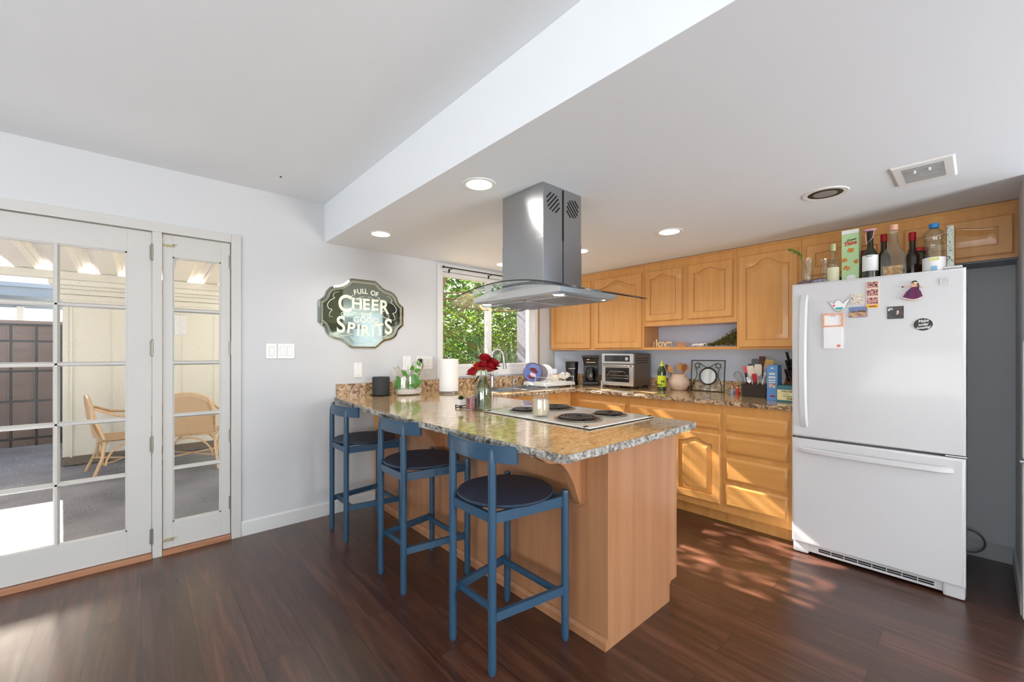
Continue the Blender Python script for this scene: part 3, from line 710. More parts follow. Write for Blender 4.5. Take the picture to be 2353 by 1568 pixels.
mb = MB(); mb.box(PX0-.02, PX0-.0005, 3.30, YA-.016, .1, .892, bev=.002); part('corner_stile', mb, M['wood'], t)
for yb in (PY0+.02, 2.05, 2.7):
    pass
mb = MB(); mb.prism([(PX0-.018, 0), (PX0, 0), (PX0, .05), (PX0-.006, .05), (PX0-.018, .034)], 'y', PY0-.006, YA-.02); part('base_moulding', mb, M['wood_pale'], t)
for yc in (1.215, 2.395):
    mb = MB(); S = []
    for k in range(13):   # ogee
        q = k/12; S.append((1.185+.285*q**.9 if q < .5 else None, None))
    pts = [(PX0-.001, .892), (1.17, .892), (1.17, .862)]
    for k in range(1, 25):
        q = k/24; x = 1.17+.30*q; z = .862-.05*(1-math.cos(PI*min(q/.45, 1)))/2-(0 if q < .45 else .20*((q-.45)/.55)**2.2); pts.append((x, z))
    pts += [(1.478, .60), (PX0-.001, .585)]
    mb.prism(pts, 'y', yc-.02, yc+.02)
    b = part('corbel', mb, M['wood_pale'], t)
    mb = MB(); mb.prism([(yc-.034, .892), (yc+.034, .892), (yc+.034, .605), (yc, .575), (yc-.034, .605)], 'x', PX0-.014, PX0-.0005, ); part('backing_plate', mb, M['wood_pale'], b)

# ------------------------------------------------------------------ granite
M['granite_edge_daylit2'] = granite('chiselled_granite_edge_tan', [(.36, (70, 50, 38)), (.46, (150, 116, 84)), (.54, (214, 184, 146)), (.7, (228, 210, 180))], ((54, 42, 36), .55), .5, scale=22, coat=0, bump=.8, streak=False)
t = thing('granite_countertop', 'tan brown granite countertop running from the bar round the sink to the fridge', 'countertop', (2.5, 2.2, .886))
ex = XB-.022; wy = YA-.002
outer = [(1.168, wy), (1.122, 2.95), (1.100, 2.66), (1.088, 2.3), (1.084, 1.84), (1.088, 1.3), (1.097, 1.02)]
for k in range(7): a = PI+PI/2*k/6; outer.append((1.130+.03*math.cos(a), .982+.03*math.sin(a)))
outer += [(1.6, .952), (2.06, .962)]
for k in range(5): a = -PI/2+PI/2*k/4; outer.append((2.105+.03*math.cos(a), .992+.03*math.sin(a)))
outer += [(2.148, 1.6), (2.150, 2.685), (3.14, 2.685), (3.185, 2.668), (3.205, 2.63), (3.205, .826), (XB-.002, .826), (XB-.002, 3.235), (3.772, YA-.002)]
sinkh = [(2.42, 2.86), (3.14, 2.86), (3.17, 2.89), (3.17, 3.22), (3.14, 3.25), (2.42, 3.25), (2.39, 3.22), (2.39, 2.89)]
mb = MB(); bm = mb.bm; rg = random.Random(7)
def dens(poly, step=.03):
    o_ = []
    for i, p in enumerate(poly):
        q = poly[(i+1) % len(poly)]; n = max(1, int(math.dist(p, q)/step))
        for k in range(n): o_.append((p[0]+(q[0]-p[0])*k/n, p[1]+(q[1]-p[1])*k/n))
    return o_
op = dens(outer, .02)
def onwall(p): return p[0] > XB-.01 or p[1] > YA-.01 or (p[0] > 3.76 and p[1] > 3.2) or abs(p[1]-.826) < .001
T = [bm.verts.new((p[0], p[1], CZ)) for p in op]
H = [bm.verts.new((p[0], p[1], CZ)) for p in sinkh]
eT = [bm.edges.new((T[i], T[(i+1) % len(T)])) for i in range(len(T))]; eH = [bm.edges.new((H[i], H[(i+1) % len(H)])) for i in range(len(H))]
bmesh.ops.triangle_fill(bm, use_beauty=True, edges=eT+eH)
# normals of outline for the rough edge
rows = []; n = len(op)
for li, dz in enumerate((-.003, -.009, -.017, -.025, -.031)):
    row = []
    for i, p in enumerate(op):
        a = Vector(op[i-1]); b = Vector(op[(i+1) % n]); tn = (b-a).normalized(); no = Vector((tn.y, -tn.x))*(-1)
        j = 0 if onwall(p) else rg.uniform(-.003, .003)+(.001 if 0 < li < 4 else -.001)
        row.append(bm.verts.new((p[0]-no.x*j, p[1]-no.y*j, CZ+dz)))
    rows.append(row)
prev = T
for row in rows:
    for i in range(n):
        f = bm.faces.new((prev[i], prev[(i+1) % n], row[(i+1) % n], row[i])); f.material_index = 1 if op[i][0] < 2.13 else 2
    prev = row
nf = len(bm.faces)
HB = [bm.verts.new((p[0], p[1], CZ-.031)) for p in sinkh]
for i in range(8): bm.faces.new((H[i], H[(i+1) % 8], HB[(i+1) % 8], HB[i]))
eB = [bm.edges.get((prev[i], prev[(i+1) % n])) for i in range(n)]; eHB = [bm.edges.get((HB[i], HB[(i+1) % 8])) for i in range(8)]
bmesh.ops.triangle_fill(bm, use_beauty=True, edges=eB+eHB)
part('worktop', mb, [M['granite'], M['granite_edge_daylit'], M['granite_edge_daylit2']], t, smooth=20)
mb = MB(); mb.box(1.18, 3.765, YA-.024, YA-.002, CZ+.0005, 1.028); part('backsplash', mb, M['granite_splash'], t)
mb = MB(); mb.box(XB-.024, XB-.002, .83, 3.235, CZ+.0005, 1.028); part('backsplash', mb, M['granite_splash'], t)
mb = MB(); mb.prism([(3.750, YA-.024), (3.766, YA-.004), (XB-.006, 3.243), (XB-.026, 3.222)], 'z', CZ+.0005, 1.028); part('backsplash', mb, M['granite_splash'], t)

# sink
t = thing('kitchen_sink', 'stainless steel double bowl sink below the window', 'sink', (2.78, 3.05, .74))
mb = MB()
def basin(x0, x1, y0, y1, zb):
    def r(i, z): return [(x0+i, y0+i, z), (x1-i, y0+i, z), (x1-i, y1-i, z), (x0+i, y1-i, z)]
    mb.loops([r(-.012, CZ-.002), r(-.012, CZ+.004), r(0, CZ+.004), r(.004, CZ-.002), r(.015, zb+.02), r(.035, zb)], cap_first=False)
basin(2.41, 2.76, 2.88, 3.23, .76); basin(2.80, 3.15, 2.88, 3.23, .79)
part('bowls', mb, M['steel'], t)
mb = MB(); mb.box(2.375, 3.185, 2.845, 2.868, CZ+.0005, CZ+.005, bev=.001); mb.box(2.375, 3.185, 3.242, 3.275, CZ+.0005, CZ+.005, bev=.001); mb.box(2.375, 2.398, 2.868, 3.242, CZ+.0005, CZ+.005); mb.box(3.162, 3.185, 2.868, 3.242, CZ+.0005, CZ+.005); mb.box(2.772, 2.788, 2.868, 3.242, CZ-.01, CZ+.004)
part('rim', mb, M['steel'], t)
t = thing('kitchen_faucet', 'brushed steel gooseneck faucet standing behind the sink', 'faucet', (2.70, 3.33, CZ))
mb = MB(); mb.lathe([(0, 0), (.030, 0), (.030, .008), (.024, .02), (.021, .10), (.017, .13), (.0, .13)], (2.70, 3.33, CZ), 24); part('base', mb, M['steel'], t)
fx, fy = 2.70, 3.33; dx, dy = .55, -.83
pts = [(fx, fy, CZ+.12), (fx, fy, CZ+.28)]
for k in range(13): a = PI-PI*k/12; pts.append((fx+dx*(.062+.062*math.cos(a)), fy+dy*(.062+.062*math.cos(a)), CZ+.30+.085*math.sin(a)))
pts.append((fx+dx*.126, fy+dy*.126, CZ+.27))
mb = MB(); mb.tube(pts, .0125, seg=14); part('spout', mb, M['steel'], t)
mb = MB(); mb.cyl((fx+dx*.126, fy+dy*.126, CZ+.275), (fx+dx*.138, fy+dy*.138, CZ+.19), .014, .020, 18); part('spray_head', mb, M['steel'], t)
mb = MB(); mb.cyl((fx+.02, fy, CZ+.075), (fx+.05, fy, CZ+.085), .010, .008, 12); mb.cyl((fx+.05, fy, CZ+.085), (fx+.065, fy, CZ+.155), .006, .005, 12); part('lever', mb, M['steel'], t)
mb = MB(); mb.lathe([(0, 0), (.018, 0), (.018, .01), (.009, .014), (.008, .07), (.0, .072)], (3.0, 3.33, CZ), 16); mb.cyl((3.0, 3.33, CZ+.066), (3.03, 3.29, CZ+.07), .006, .005, 10)
solo('soap_dispenser', mb, M['steel'], 'small steel soap pump beside the faucet', 'soap dispenser')

# cooktop
t = thing('cooktop', 'white electric coil cooktop set into the granite bar', 'cooktop', (1.82, 1.58, CZ))
CX0, CX1, CY0, CY1 = 1.545, 2.095, 1.195, 1.965
mb = MB(); mb.box(CX0, CX1, CY0, CY1, CZ+.0006, CZ+.010, bev=.003); part('top_plate', mb, M['enamel'], t)
mb = MB(); mb.box(CX0-.004, CX1+.004, CY0-.004, CY1+.004, CZ+.0003, CZ+.004); part('edge_gasket', mb, M['black'], t)
def burner(cx, cy, r):
    mb = MB(); mb.lathe([(r*1.16, 0), (r*1.20, .004), (r*1.13, .006), (r*1.05, .003)], (cx, cy, CZ+.010), 40); d = part('drip_ring', mb, M['nickel'], t)
    mb = MB(); mb.lathe([(0, .0008), (r*1.06, .0012)], (cx, cy, CZ+.010), 32); part('drip_pan', mb, M['black'], d)
    mb = MB(); turns = 4.5 if r > .08 else 3.5; N = int(turns*30); a0 = .9
    mb.tube([(cx+(.018+(r-.022)*k/N)*math.cos(a0+2*PI*turns*k/N), cy+(.018+(r-.022)*k/N)*math.sin(a0+2*PI*turns*k/N), CZ+.022) for k in range(N+1)], .0052, seg=6, flat=.7)
    for q in range(3):
        a = 2*PI*q/3; mb.cyl((cx, cy, CZ+.014), (cx+r*math.cos(a), cy+r*math.sin(a), CZ+.014), .0025, seg=6)
    part('coil', mb, M['coil'], d)
burner(1.715, 1.400, .106); burner(1.955, 1.375, .083); burner(1.715, 1.80, .083); burner(1.935, 1.765, .106)
for (x, y) in ((CX0+.01, CY0+.03), (CX1-.02, CY0+.004), (CX0+.01, CY1-.02)):
    mb = MB(); mb.box(x-.012, x+.012, y-.006, y+.006, CZ+.008, CZ+.014, bev=.002); part('clip', mb, M['black'], t)

# ------------------------------------------------------------------ range hood
t = thing('island_range_hood', 'stainless steel island range hood with curved glass canopy over the cooktop', 'range hood', (1.67, 1.625, 1.565))
hx0, hx1, hy0, hy1 = 1.522, 1.822, 1.467, 1.783
mb = MB(); mb.box(hx0, hx1, hy0, hy1, 1.86, KZ-.001, bev=.002); part('upper_chimney', mb, M['steel'], t)
mb = MB(); mb.box(hx0-.0015, hx1+.0015, hy0-.0015, hy1+.0015, 1.615, 1.87, bev=.002); part('lower_chimney', mb, M['steel'], t)
mb = MB(); mb.box((hx0+hx1)/2-.004, (hx0+hx1)/2+.0, hy0-.0035, hy0-.0012, 1.64, KZ-.01); mb.box((hx0+hx1)/2-.006, (hx0+hx1)/2+.004, hy0-.002, hy0+.001, 1.87, KZ-.01); part('seam_strip', mb, M['darkgap'], t)
for (xa, sgn) in ((hx0+.028, 1), (hx1-.118, -1)):
    mb = MB()
    for k in range(6):
        L_s = [.045, .075, .095, .095, .075, .045][k]; c = Vector((xa+.045+sgn*-.017*(k-2.5)*.9, 0, 2.06+(k-2.5)*-.017*-.9*1))
        c = Vector((xa+.045+(k-2.5)*.013*sgn, 0, 2.055-(k-2.5)*.013))
        dxx = L_s/2*.707; u = Vector((dxx*1, 0, dxx*sgn)); w_ = Vector((.0028*-sgn, 0, .0028))
        P4 = [c-u-w_, c+u-w_, c+u+w_, c-u+w_]
        mb.prism([(p.x, p.z) for p in P4], 'y', hy0-.0012, hy0+.001)
    part('vent_slots', mb, M['darkgap'], t)
def archz(y): return 1.629-.317*(y-1.625)**2
bx0, bx1, by0, by1 = 1.449, 1.895, 1.288, 1.962
mb = MB(); nseg = 24; prof = [(by0+(by1-by0)*k/nseg, archz(by0+(by1-by0)*k/nseg)-.004) for k in range(nseg+1)]
mb.prism(prof+[(by1, 1.566), (by0, 1.566)], 'x', bx0, bx1); part('body', mb, M['steelp'], t)
mb = MB(); mb.box(bx0+.015, bx1-.015, by0+.02, by1-.02, 1.560, 1.566)
ui = 3
for k in range(2):
    a = by0+.04+k*.30; mb.box(bx0+.09, bx1-.03, a, a+.29, 1.553, 1.562, bev=.003)
    for q in range(9): mb.box(bx0+.10, bx1-.04, a+.02+q*.029, a+.03+q*.029, 1.5505, 1.554)
part('filter', mb, M['steel'], t)
mb = MB(); mb.tube([(bx1-.02, by0+.05, 1.558), (bx1-.02, by1-.05, 1.558)], .004); part('rear_rail', mb, M['black'], t)
for (x, y) in ((bx0+.055, by0+.06), (bx1-.06, by0+.06), (bx0+.055, by1-.06), (bx1-.06, by1-.06)):
    mb = MB(); mb.lathe([(0, -.0035), (.024, -.0035), (.026, 0)], (x, y, 1.5595), 20); b = part('lamp', mb, M['hoodled'], t)
    mb = MB(); mb.lathe([(.026, 0), (.033, -.003), (.034, .001)], (x, y, 1.5595), 20); part('lamp_ring', mb, M['chrome'], b)
# glass canopy with rounded corners, arched across its width
mb = MB(); gx0, gx1, gy0, gy1, rr = 1.345, 1.985, 1.105, 2.125, .13
plan = []
for (cx_, cy_, a0) in ((gx1-rr, gy1-rr, 0), (gx0+rr, gy1-rr, PI/2), (gx0+rr, gy0+rr, PI), (gx1-rr, gy0+rr, 3*PI/2)):
    for k in range(7): a = a0+PI/2*k/6; plan.append((cx_+rr*math.cos(a), cy_+rr*math.sin(a)))
plan = dens(plan, .03)
N_y = 34
def span(y):
    e = min(y-gy0, gy1-y); c = rr-math.sqrt(max(0, rr*rr-max(0, rr-e)**2)); return gx0+c, gx1-c
rowsT = []; rowsB = []
for k in range(N_y+1):
    y = gy0+(gy1-gy0)*(1-math.cos(PI*k/N_y))/2; a, b = span(y); z = archz(y)+.002
    rowsT.append([mb.bm.verts.new((a+(b-a)*i/8, y, z+.006)) for i in range(9)]); rowsB.append([mb.bm.verts.new((a+(b-a)*i/8, y, z)) for i in range(9)])
for k in range(N_y):
    for i in range(8):
        mb.face([rowsT[k][i], rowsT[k][i+1], rowsT[k+1][i+1], rowsT[k+1][i]], 0); mb.face([rowsB[k][i], rowsB[k+1][i], rowsB[k+1][i+1], rowsB[k][i+1]], 0)
    for i in (0, 8): mb.face([rowsT[k][i], rowsT[k+1][i], rowsB[k+1][i], rowsB[k][i]], 1)
for k in (0, N_y):
    for i in range(8): mb.face([rowsT[k][i], rowsT[k][i+1], rowsB[k][i+1], rowsB[k][i]], 1)
part('glass_canopy', mb, [M['glasshood'], M['glassdark']], t)

# ------------------------------------------------------------------ ceiling lights, vent
def downlight(x, y, r, label, lit=True, en=12):
    t = thing('recessed_downlight', label, 'ceiling light', (x, y, KZ), 'recessed ceiling lights' if lit else None)
    mb = MB(); mb.lathe([(r*.86, .001), (r*.88, -.002), (r*1.12, -.003), (r*1.16, -.0005), (r*1.16, .001)], (x, y, KZ-.001), 40); part('trim_ring', mb, M['white'], t)
    if lit:
        mb = MB(); mb.lathe([(0, -.002), (r*.87, -.002)], (x, y, KZ-.001), 40); part('diffuser', mb, M['led'], t, smooth=0)
        light('downlight_lamp', 'SPOT', (x, y, KZ-.02), (0, 0, -1), en, (1, .95, .89), .05, spot=150)
    else:
        mb = MB(); mb.lathe([(0, -.0015), (r*.88, -.0015)], (x, y, KZ-.001), 40); part('baffle', mb, M['black'], t, smooth=0)
        mb = MB(); mb.lathe([(0, -.0022), (r*.60, -.0022)], (x-r*.0, y+.0, KZ-.001), 40); part('bulb', mb, mat('unlit_lamp', (150, 150, 148), .4), t, smooth=0)
downlight(1.305, 1.714, .075, 'lit recessed ceiling light nearest the camera, left of the range hood')
downlight(1.316, 2.907, .073, 'lit recessed ceiling light above the wall sign end of the bar')
downlight(2.83, 1.48, .078, 'lit recessed ceiling light in front of the short wall cabinets')
downlight(2.80, 2.27, .078, 'lit recessed ceiling light half hidden behind the hood chimney')
downlight(2.67, 3.11, .078, 'small recessed ceiling light close to the curtain rod')
downlight(2.781, .561, .09, 'unlit recessed ceiling light with black baffle above the fridge', lit=False)
t = thing('ceiling_vent', 'white rectangular ceiling vent right of the unlit downlight', 'vent', (2.79, .175, KZ))
mb = MB(); mb.loops([[(2.633, .072, KZ-.0005), (2.947, .072, KZ-.0005), (2.947, .285, KZ-.0005), (2.633, .285, KZ-.0005)], [(2.64, .08, KZ-.008), (2.94, .08, KZ-.008), (2.94, .278, KZ-.008), (2.64, .278, KZ-.008)], [(2.68, .108, KZ-.008), (2.905, .108, KZ-.008), (2.905, .25, KZ-.008), (2.68, .25, KZ-.008)]], cap_last=False, cap_first=False); part('frame', mb, M['white'], t)
mb = MB(); mb.box(2.68, 2.905, .108, .25, KZ-.002, KZ-.001); part('duct_dark', mb, mat('grey_duct', (120, 120, 120), .7), t)
for k in range(13):
    pass
mb = MB()
for k in range(14): a = 2.684+k*.0162; mb.prism([(a, KZ-.009), (a+.003, KZ-.0095), (a+.010, KZ-.003), (a+.008, KZ-.002)], 'y', .108, .25)
part('louvres', mb, M['white'], t)
for y in (.155, .205):
    mb = MB(); mb.box(2.72, 2.73, y-.004, y+.004, KZ-.022, KZ-.008, bev=.001); part('damper_tab', mb, M['white'], t)
mb = MB(); mb.cyl((.702, 3.083, DZ-.004), (.702, 3.083, DZ+.0), .006, seg=8); solo('ceiling_screw', mb, M['darkgap'], 'tiny dark screw in the dining ceiling near the far wall', 'screw')
# ================================================================== BAR STOOLS
def stool():
    t = thing('bar_stool', 'x', 'bar stool', (0, 0, 0), 'blue bar stools at the peninsula')
    for (x, y, h) in ((-.188, .139, .905), (-.188, -.139, .905), (.185, .196, .668), (.185, -.196, .668)):
        mb = MB()
        if h > .8: mb.lathe([(0, .004), (.0145, .004), (.017, .012), (.0175, .62), (.0165, .82), (.0145, .87), (.010, .893), (.004, h-.006), (0, h-.005)], (x, y, 0), 18)
        else: mb.lathe([(0, .004), (.0145, .004), (.017, .012), (.0175, .60), (.0165, h-.012), (.013, h), (0, h)], (x, y, 0), 18)
        mb.lathe([(0, 0), (.014, 0), (.014, .005), (0, .005)], (x, y, 0), 14)
        part('leg', mb, M['stool'], t, local=True)
    mb = MB(); RR = .464; a = math.asin(.245/RR); A = []; n = 20
    for k in range(n+1):
        q = -a+2*a*k/n; e = abs(q/a)
        for_ = []
        for (rad, z) in ((RR, .845), (RR, .914), (RR-.016, .914), (RR-.016, .845)):
            for_.append((-.217+RR-rad*math.cos(q), rad*math.sin(q), z))
        A.append(for_)
    V = [[mb.bm.verts.new(p) for p in row] for row in A]
    for r0, r1 in zip(V, V[1:]):
        for i in range(4): mb.face([r0[i], r0[(i+1) % 4], r1[(i+1) % 4], r1[i]])
    mb.face(V[0][::-1]); mb.face(V[-1])
    bmesh.ops.recalc_face_normals(mb.bm, faces=mb.bm.faces[:])
    bmesh.ops.bevel(mb.bm, geom=[e for e in mb.bm.edges if e.is_valid and len(e.link_faces) == 2 and e.calc_face_angle(0) > .8], offset=.004, segments=2, affect='EDGES')
    part('back_rail', mb, M['stool'], t, local=True)
    mb = MB(); mb.lathe([(0, .642), (.165, .643), (.205, .651), (.2155, .659), (.2165, .663), (.213, .667), (.18, .6665), (0, .664)], (0, 0, 0), 56)
    part('seat', mb, [M['seat']], t, local=True)
    mb = MB()   # bent apron rails: from each back leg forward to the front leg and across
    for s in (-1, 1):
        mb.prism([(-.188, s*.139-.011*s), (.185, s*.196-.011*s), (.185, s*.196+.0*s+.002*s), (-.188, s*.139+.002*s)], 'z', .596, .640)
    mb.box(.176, .192, -.19, .19, .602, .640); mb.box(-.196, -.180, -.13, .13, .602, .640)
    mb.box(-.18, .18, -.015, .015, .618, .643)
    part('seat_frame', mb, M['stool'], t, local=True)
    for s in (-1, 1):
        mb = MB(); mb.prism([(-.188, s*.139-.011*s), (.185, s*.196-.011*s), (.185, s*.196+.008*s), (-.188, s*.139+.008*s)], 'z', .207, .242)
        part('stretcher', mb, M['stool'], t, local=True)
    mb = MB(); mb.box(.135, .155, -.185, .185, .213, .240, bev=.004); part('footrest', mb, M['stool'], t, local=True)
    mb = MB(); mb.box(-.160, -.142, -.140, .140, .213, .240, bev=.004); part('stretcher', mb, M['stool'], t, local=True)
    return t
s1 = stool(); s1.location = (1.237, 1.432, 0); s1['label'] = 'blue bar stool closest to the camera, at the cooktop end of the bar'
dup(s1, (1.237, 2.176, 0), 'middle of the three blue bar stools')
dup(s1, (1.237, 2.999, 0), 'blue bar stool at the wall end of the bar')

# ================================================================== FRIDGE
t = thing('refrigerator', 'white bottom freezer refrigerator covered with magnets', 'refrigerator', (3.5, .43, 0))
FX = 3.14; fy0, fy1 = .048, .810
mb = MB(); mb.box(3.215, XB-.02, fy0+.006, fy1-.004, .03, 1.705, bev=.006); part('cabinet_body', mb, M['fridge'], t)
mb = MB(); mb.box(3.195, 3.215, fy0+.02, fy1-.02, .08, 1.69); part('door_seal', mb, mat('grey_seal', (120, 122, 124), .6), t)
def fdoor(z0, z1, nm):
    mb = MB()
    def sec(x, i): return [(x, fy0+i, z0+i), (x, fy1-i, z0+i), (x, fy1-i, z1-i), (x, fy0+i, z1-i)]
    mb.loops([sec(3.195, 0), sec(FX+.014, 0), sec(FX+.006, .002), sec(FX+.001, .008), sec(FX, .016)])
    return part(nm, mb, M['fridge'], t)
d1 = fdoor(.748, 1.718, 'refrigerator_door'); d2 = fdoor(.074, .737, 'freezer_drawer')
mb = MB(); n = 18; L = []
for k in range(n+1):
    q = k/n; z = .81+.836*q; b_o = .018+.042*math.sin(PI*q)**.7 if 0 < q < 1 else .004
    wd = .023; yy = .742
    L.append([(FX-b_o+.016, yy-wd, z), (FX-b_o, yy-wd*.6, z), (FX-b_o, yy+wd*.6, z), (FX-b_o+.016, yy+wd, z)])
mb.loops(L); part('handle', mb, M['fridge'], d1)
mb = MB(); L = []
for k in range(n+1):
    q = k/n; y = .092+.68*q; b_o = .02+.032*math.sin(PI*q)**.6 if 0 < q < 1 else .004; wd = .017; zz = .668
    L.append([(FX-b_o+.016, y, zz-wd), (FX-b_o, y, zz-wd*.6), (FX-b_o, y, zz+wd*.6), (FX-b_o+.016, y, zz+wd)])
mb.loops(L); part('handle', mb, M['fridge'], d2)
mb = MB(); mb.box(3.172, 3.215, fy0+.001, fy1-.001, .018, .072, bev=.006)
mb.box(3.160, 3.20, fy1-.085, fy1-.002, .004, .072, bev=.012); mb.box(3.160, 3.20, fy0+.002, fy0+.085, .004, .072, bev=.012)
g_ = part('base_grille', mb, M['fridge'], t)
mb = MB()
for k in range(8):
    a = .165+k*.064
    for z in (.034, .046): mb.box(3.1705, 3.1725, a, a+.060, z, z+.008)
part('grille_slots', mb, M['darkgap'], g_)
mb = MB(); mb.box(3.15, 3.24, fy0+.012, fy0+.085, 1.719, 1.732, bev=.006); part('hinge_cover', mb, M['fridge'], t)
mb = MB(); mb.box(3.145, 3.19, fy0-.004, fy0+.075, .7385, .7465, bev=.002); part('middle_hinge', mb, M['steel'], t)
mb = MB(); mb.box(FX-.004, FX-.0003, .103, .142, 1.638, 1.672, bev=.001); bd = part('badge', mb, M['steel'], t, 'small silver badge')
mb = MB()
for k in range(3): mb.box(FX-.0046, FX-.0038, .108, .137, 1.644+k*.009, 1.647+k*.009)
part('badge_lines', mb, M['nickel'], bd)
# magnets and photos on the fridge door
def flat(name, y0, y1, z0, z1, m, label, cat='magnet', th=.003, group=None, extra=()):
    o = thing(name, label, cat, (FX-.002, (y0+y1)/2, z0), group)
    mb = MB(); mb.box(FX-.0005-th, FX-.0005, y0, y1, z0, z1, bev=.0005); part('backing', mb, m, o)
    for nm, boxes, mm in extra:
        mb = MB()
        for b in boxes: mb.box(FX-.0012-th, FX-.0004-th, *b)
        part(nm, mb, mm, o)
    return o
def patchy(name, cols, scale=60, detail=3):
    m = mat(name, (128, 128, 128), .45); nt = m.node_tree; N, L, b = nodes(m)
    tc = N.new('ShaderNodeTexCoord'); n = N.new('ShaderNodeTexNoise'); n.inputs['Scale'].default_value = scale; n.inputs['Detail'].default_value = detail; L.new(tc.outputs['Object'], n.inputs[0])
    k = len(cols); r = ramp(nt, [(.32+.36*i/(k-1), srgb(*c)) for i, c in enumerate(cols)]); r.color_ramp.interpolation = 'CONSTANT' if detail < 3 else 'LINEAR'
    L.new(n.outputs['Fac'], r.inputs[0]); L.new(r.outputs[0], b.inputs['Base Color']); return m
photo = patchy('photo_print', [(40, 24, 24), (120, 70, 66), (226, 170, 160), (196, 90, 110)], 90)
flat('photo_strip', .383, .440, 1.535, 1.690, mat('strip_paper', (232, 214, 190), .5), 'tall photo booth strip with an orange foot on the fridge door', 'photo',
     extra=[('pictures', [(.387, .436, 1.652, 1.686), (.387, .436, 1.606, 1.644), (.387, .436, 1.560, 1.598)], photo), ('orange_band', [(.385, .438, 1.537, 1.556)], mat('orange_paper', (236, 170, 70), .5)),
            ('caption', [(.395, .428, 1.544, 1.548)], mat('brown_ink', (150, 96, 30), .5))])
flat('magnet', .448, .510, 1.562, 1.626, patchy('ornate_tile', [(120, 108, 92), (206, 196, 180), (232, 226, 214), (150, 134, 110)], 110), 'square beige patterned magnet between the hand magnet and the photo strip')
flat('magnet', .433, .518, 1.487, 1.549, mat('sky_print', (110, 130, 170), .4), 'wide magnet with blue sky over brown ground, below the beige tile magnet',
     extra=[('ground', [(.435, .516, 1.489, 1.520)], patchy('desert_print', [(110, 74, 60), (190, 150, 130), (216, 170, 110)], 80)), ('mountains', [(.440, .478, 1.518, 1.528), (.485, .508, 1.518, 1.524)], mat('brown_hills', (120, 92, 84), .5))])
flat('magnet', .280, .348, 1.469, 1.538, patchy('dark_print', [(52, 50, 50), (62, 60, 60), (70, 68, 66), (84, 82, 78)], 60), 'dark grey postcard magnet with a small pale face in the middle',
     extra=[('pale_marks', [(.300, .308, 1.498, 1.514), (.303, .310, 1.492, 1.500)], mat('pale_pink', (232, 200, 184), .5)), ('corner_swirl', [(.324, .345, 1.520, 1.524), (.326, .342, 1.528, 1.531), (.338, .344, 1.514, 1.520)], M['white'])])
# hand magnet
o = thing('magnet', 'white hand shaped magnet with a teal beach scene, leftmost at the top of the door', 'magnet', (FX-.002, .565, 1.525))
hand = [(.618, 1.592), (.612, 1.596), (.600, 1.584), (.588, 1.578), (.582, 1.592), (.572, 1.597), (.560, 1.596), (.552, 1.586), (.546, 1.574), (.534, 1.590), (.518, 1.602), (.512, 1.596), (.522, 1.578), (.530, 1.556), (.542, 1.536), (.560, 1.527), (.580, 1.530), (.592, 1.546), (.602, 1.568)]
mb = MB(); mb.prism(hand, 'x', FX-.003, FX-.0005); part('backing', mb, M['white'], o, smooth=0)
hc = (.565, 1.562)
mb = MB(); mb.tube([(FX-.0032, p[0], p[1]) for p in hand], .0009, seg=5, closed=True); part('outline', mb, M['black'], o)
mb = MB(); mb.box(FX-.0038, FX-.0028, .546, .584, 1.540, 1.553); part('sea', mb, mat('teal_print', (60, 172, 182), .4), o)
mb = MB(); mb.box(FX-.0038, FX-.0028, .553, .577, 1.532, 1.539); part('sand', mb, mat('sand_print', (200, 190, 110), .4), o)
mb = MB(); mb.sphere((FX-.003, .590, 1.565), .006, (.3, 1, 1), 10); part('flower', mb, mat('pink_print', (220, 70, 96), .4), o)
# notepad
o = thing('notepad', 'white notepad with an orange patterned frame on top, beside the fridge handle', 'notepad', (FX-.002, .595, 1.306))
mb = MB(); mb.box(FX-.006, FX-.0005, .546, .640, 1.306, 1.44, bev=.001); part('pad', mb, M['paper'], o)
mb = MB(); mb.box(FX-.008, FX-.0006, .543, .646, 1.436, 1.446); mb.box(FX-.008, FX-.0006, .543, .646, 1.508, 1.518); mb.box(FX-.008, FX-.0006, .543, .554, 1.446, 1.508); mb.box(FX-.008, FX-.0006, .636, .646, 1.446, 1.508)
part('patterned_frame', mb, patchy('floral_frame', [(214, 96, 70), (232, 150, 110), (240, 200, 170), (170, 80, 110)], 160), o)
mb = MB(); mb.box(FX-.004, FX-.0006, .554, .636, 1.446, 1.508); part('frame_sheet', mb, M['paper'], o)
mb = text_mb('TO DO', .009, F_mx(FX-.0045, .595, 1.502), .0003); part('lettering', mb, M['nickel'], o, smooth=0)
mb = MB(); mb.sphere((FX-.006, .566, 1.322), .009, (.2, 1.1, .9), 10); part('flower_print', mb, mat('coral_print', (224, 120, 100), .5), o)
# doll magnet
o = thing('magnet', 'doll magnet in a purple dress with arms stretched out, upper right of the door', 'magnet', (FX-.004, .235, 1.567))
mb = MB(); mb.prism([(.285, 1.583), (.270, 1.612), (.247, 1.637), (.228, 1.637), (.213, 1.612), (.205, 1.583), (.222, 1.572), (.240, 1.568), (.262, 1.572)], 'x', FX-.010, FX-.0005, bev=.001); dr = part('dress', mb, mat('purple_cloth', (112, 30, 84), .7), o)
mb = MB()
for y in (.222, .262): mb.prism([(y-.004, 1.578), (y+.004, 1.578), (y+(.2378-y)*.55+.002, 1.632), (y+(.2378-y)*.55-.002, 1.632)], 'x', FX-.0115, FX-.0095)
part('dress_panels', mb, mat('dark_teal_cloth', (60, 66, 84), .7), dr)
mb = MB(); mb.tube([(FX-.008, .287, 1.582), (FX-.010, .262, 1.571), (FX-.010, .240, 1.566), (FX-.010, .222, 1.570), (FX-.008, .204, 1.581)], .0045, seg=6); part('lace_hem', mb, mat('pale_lace', (226, 198, 196), .8), dr)
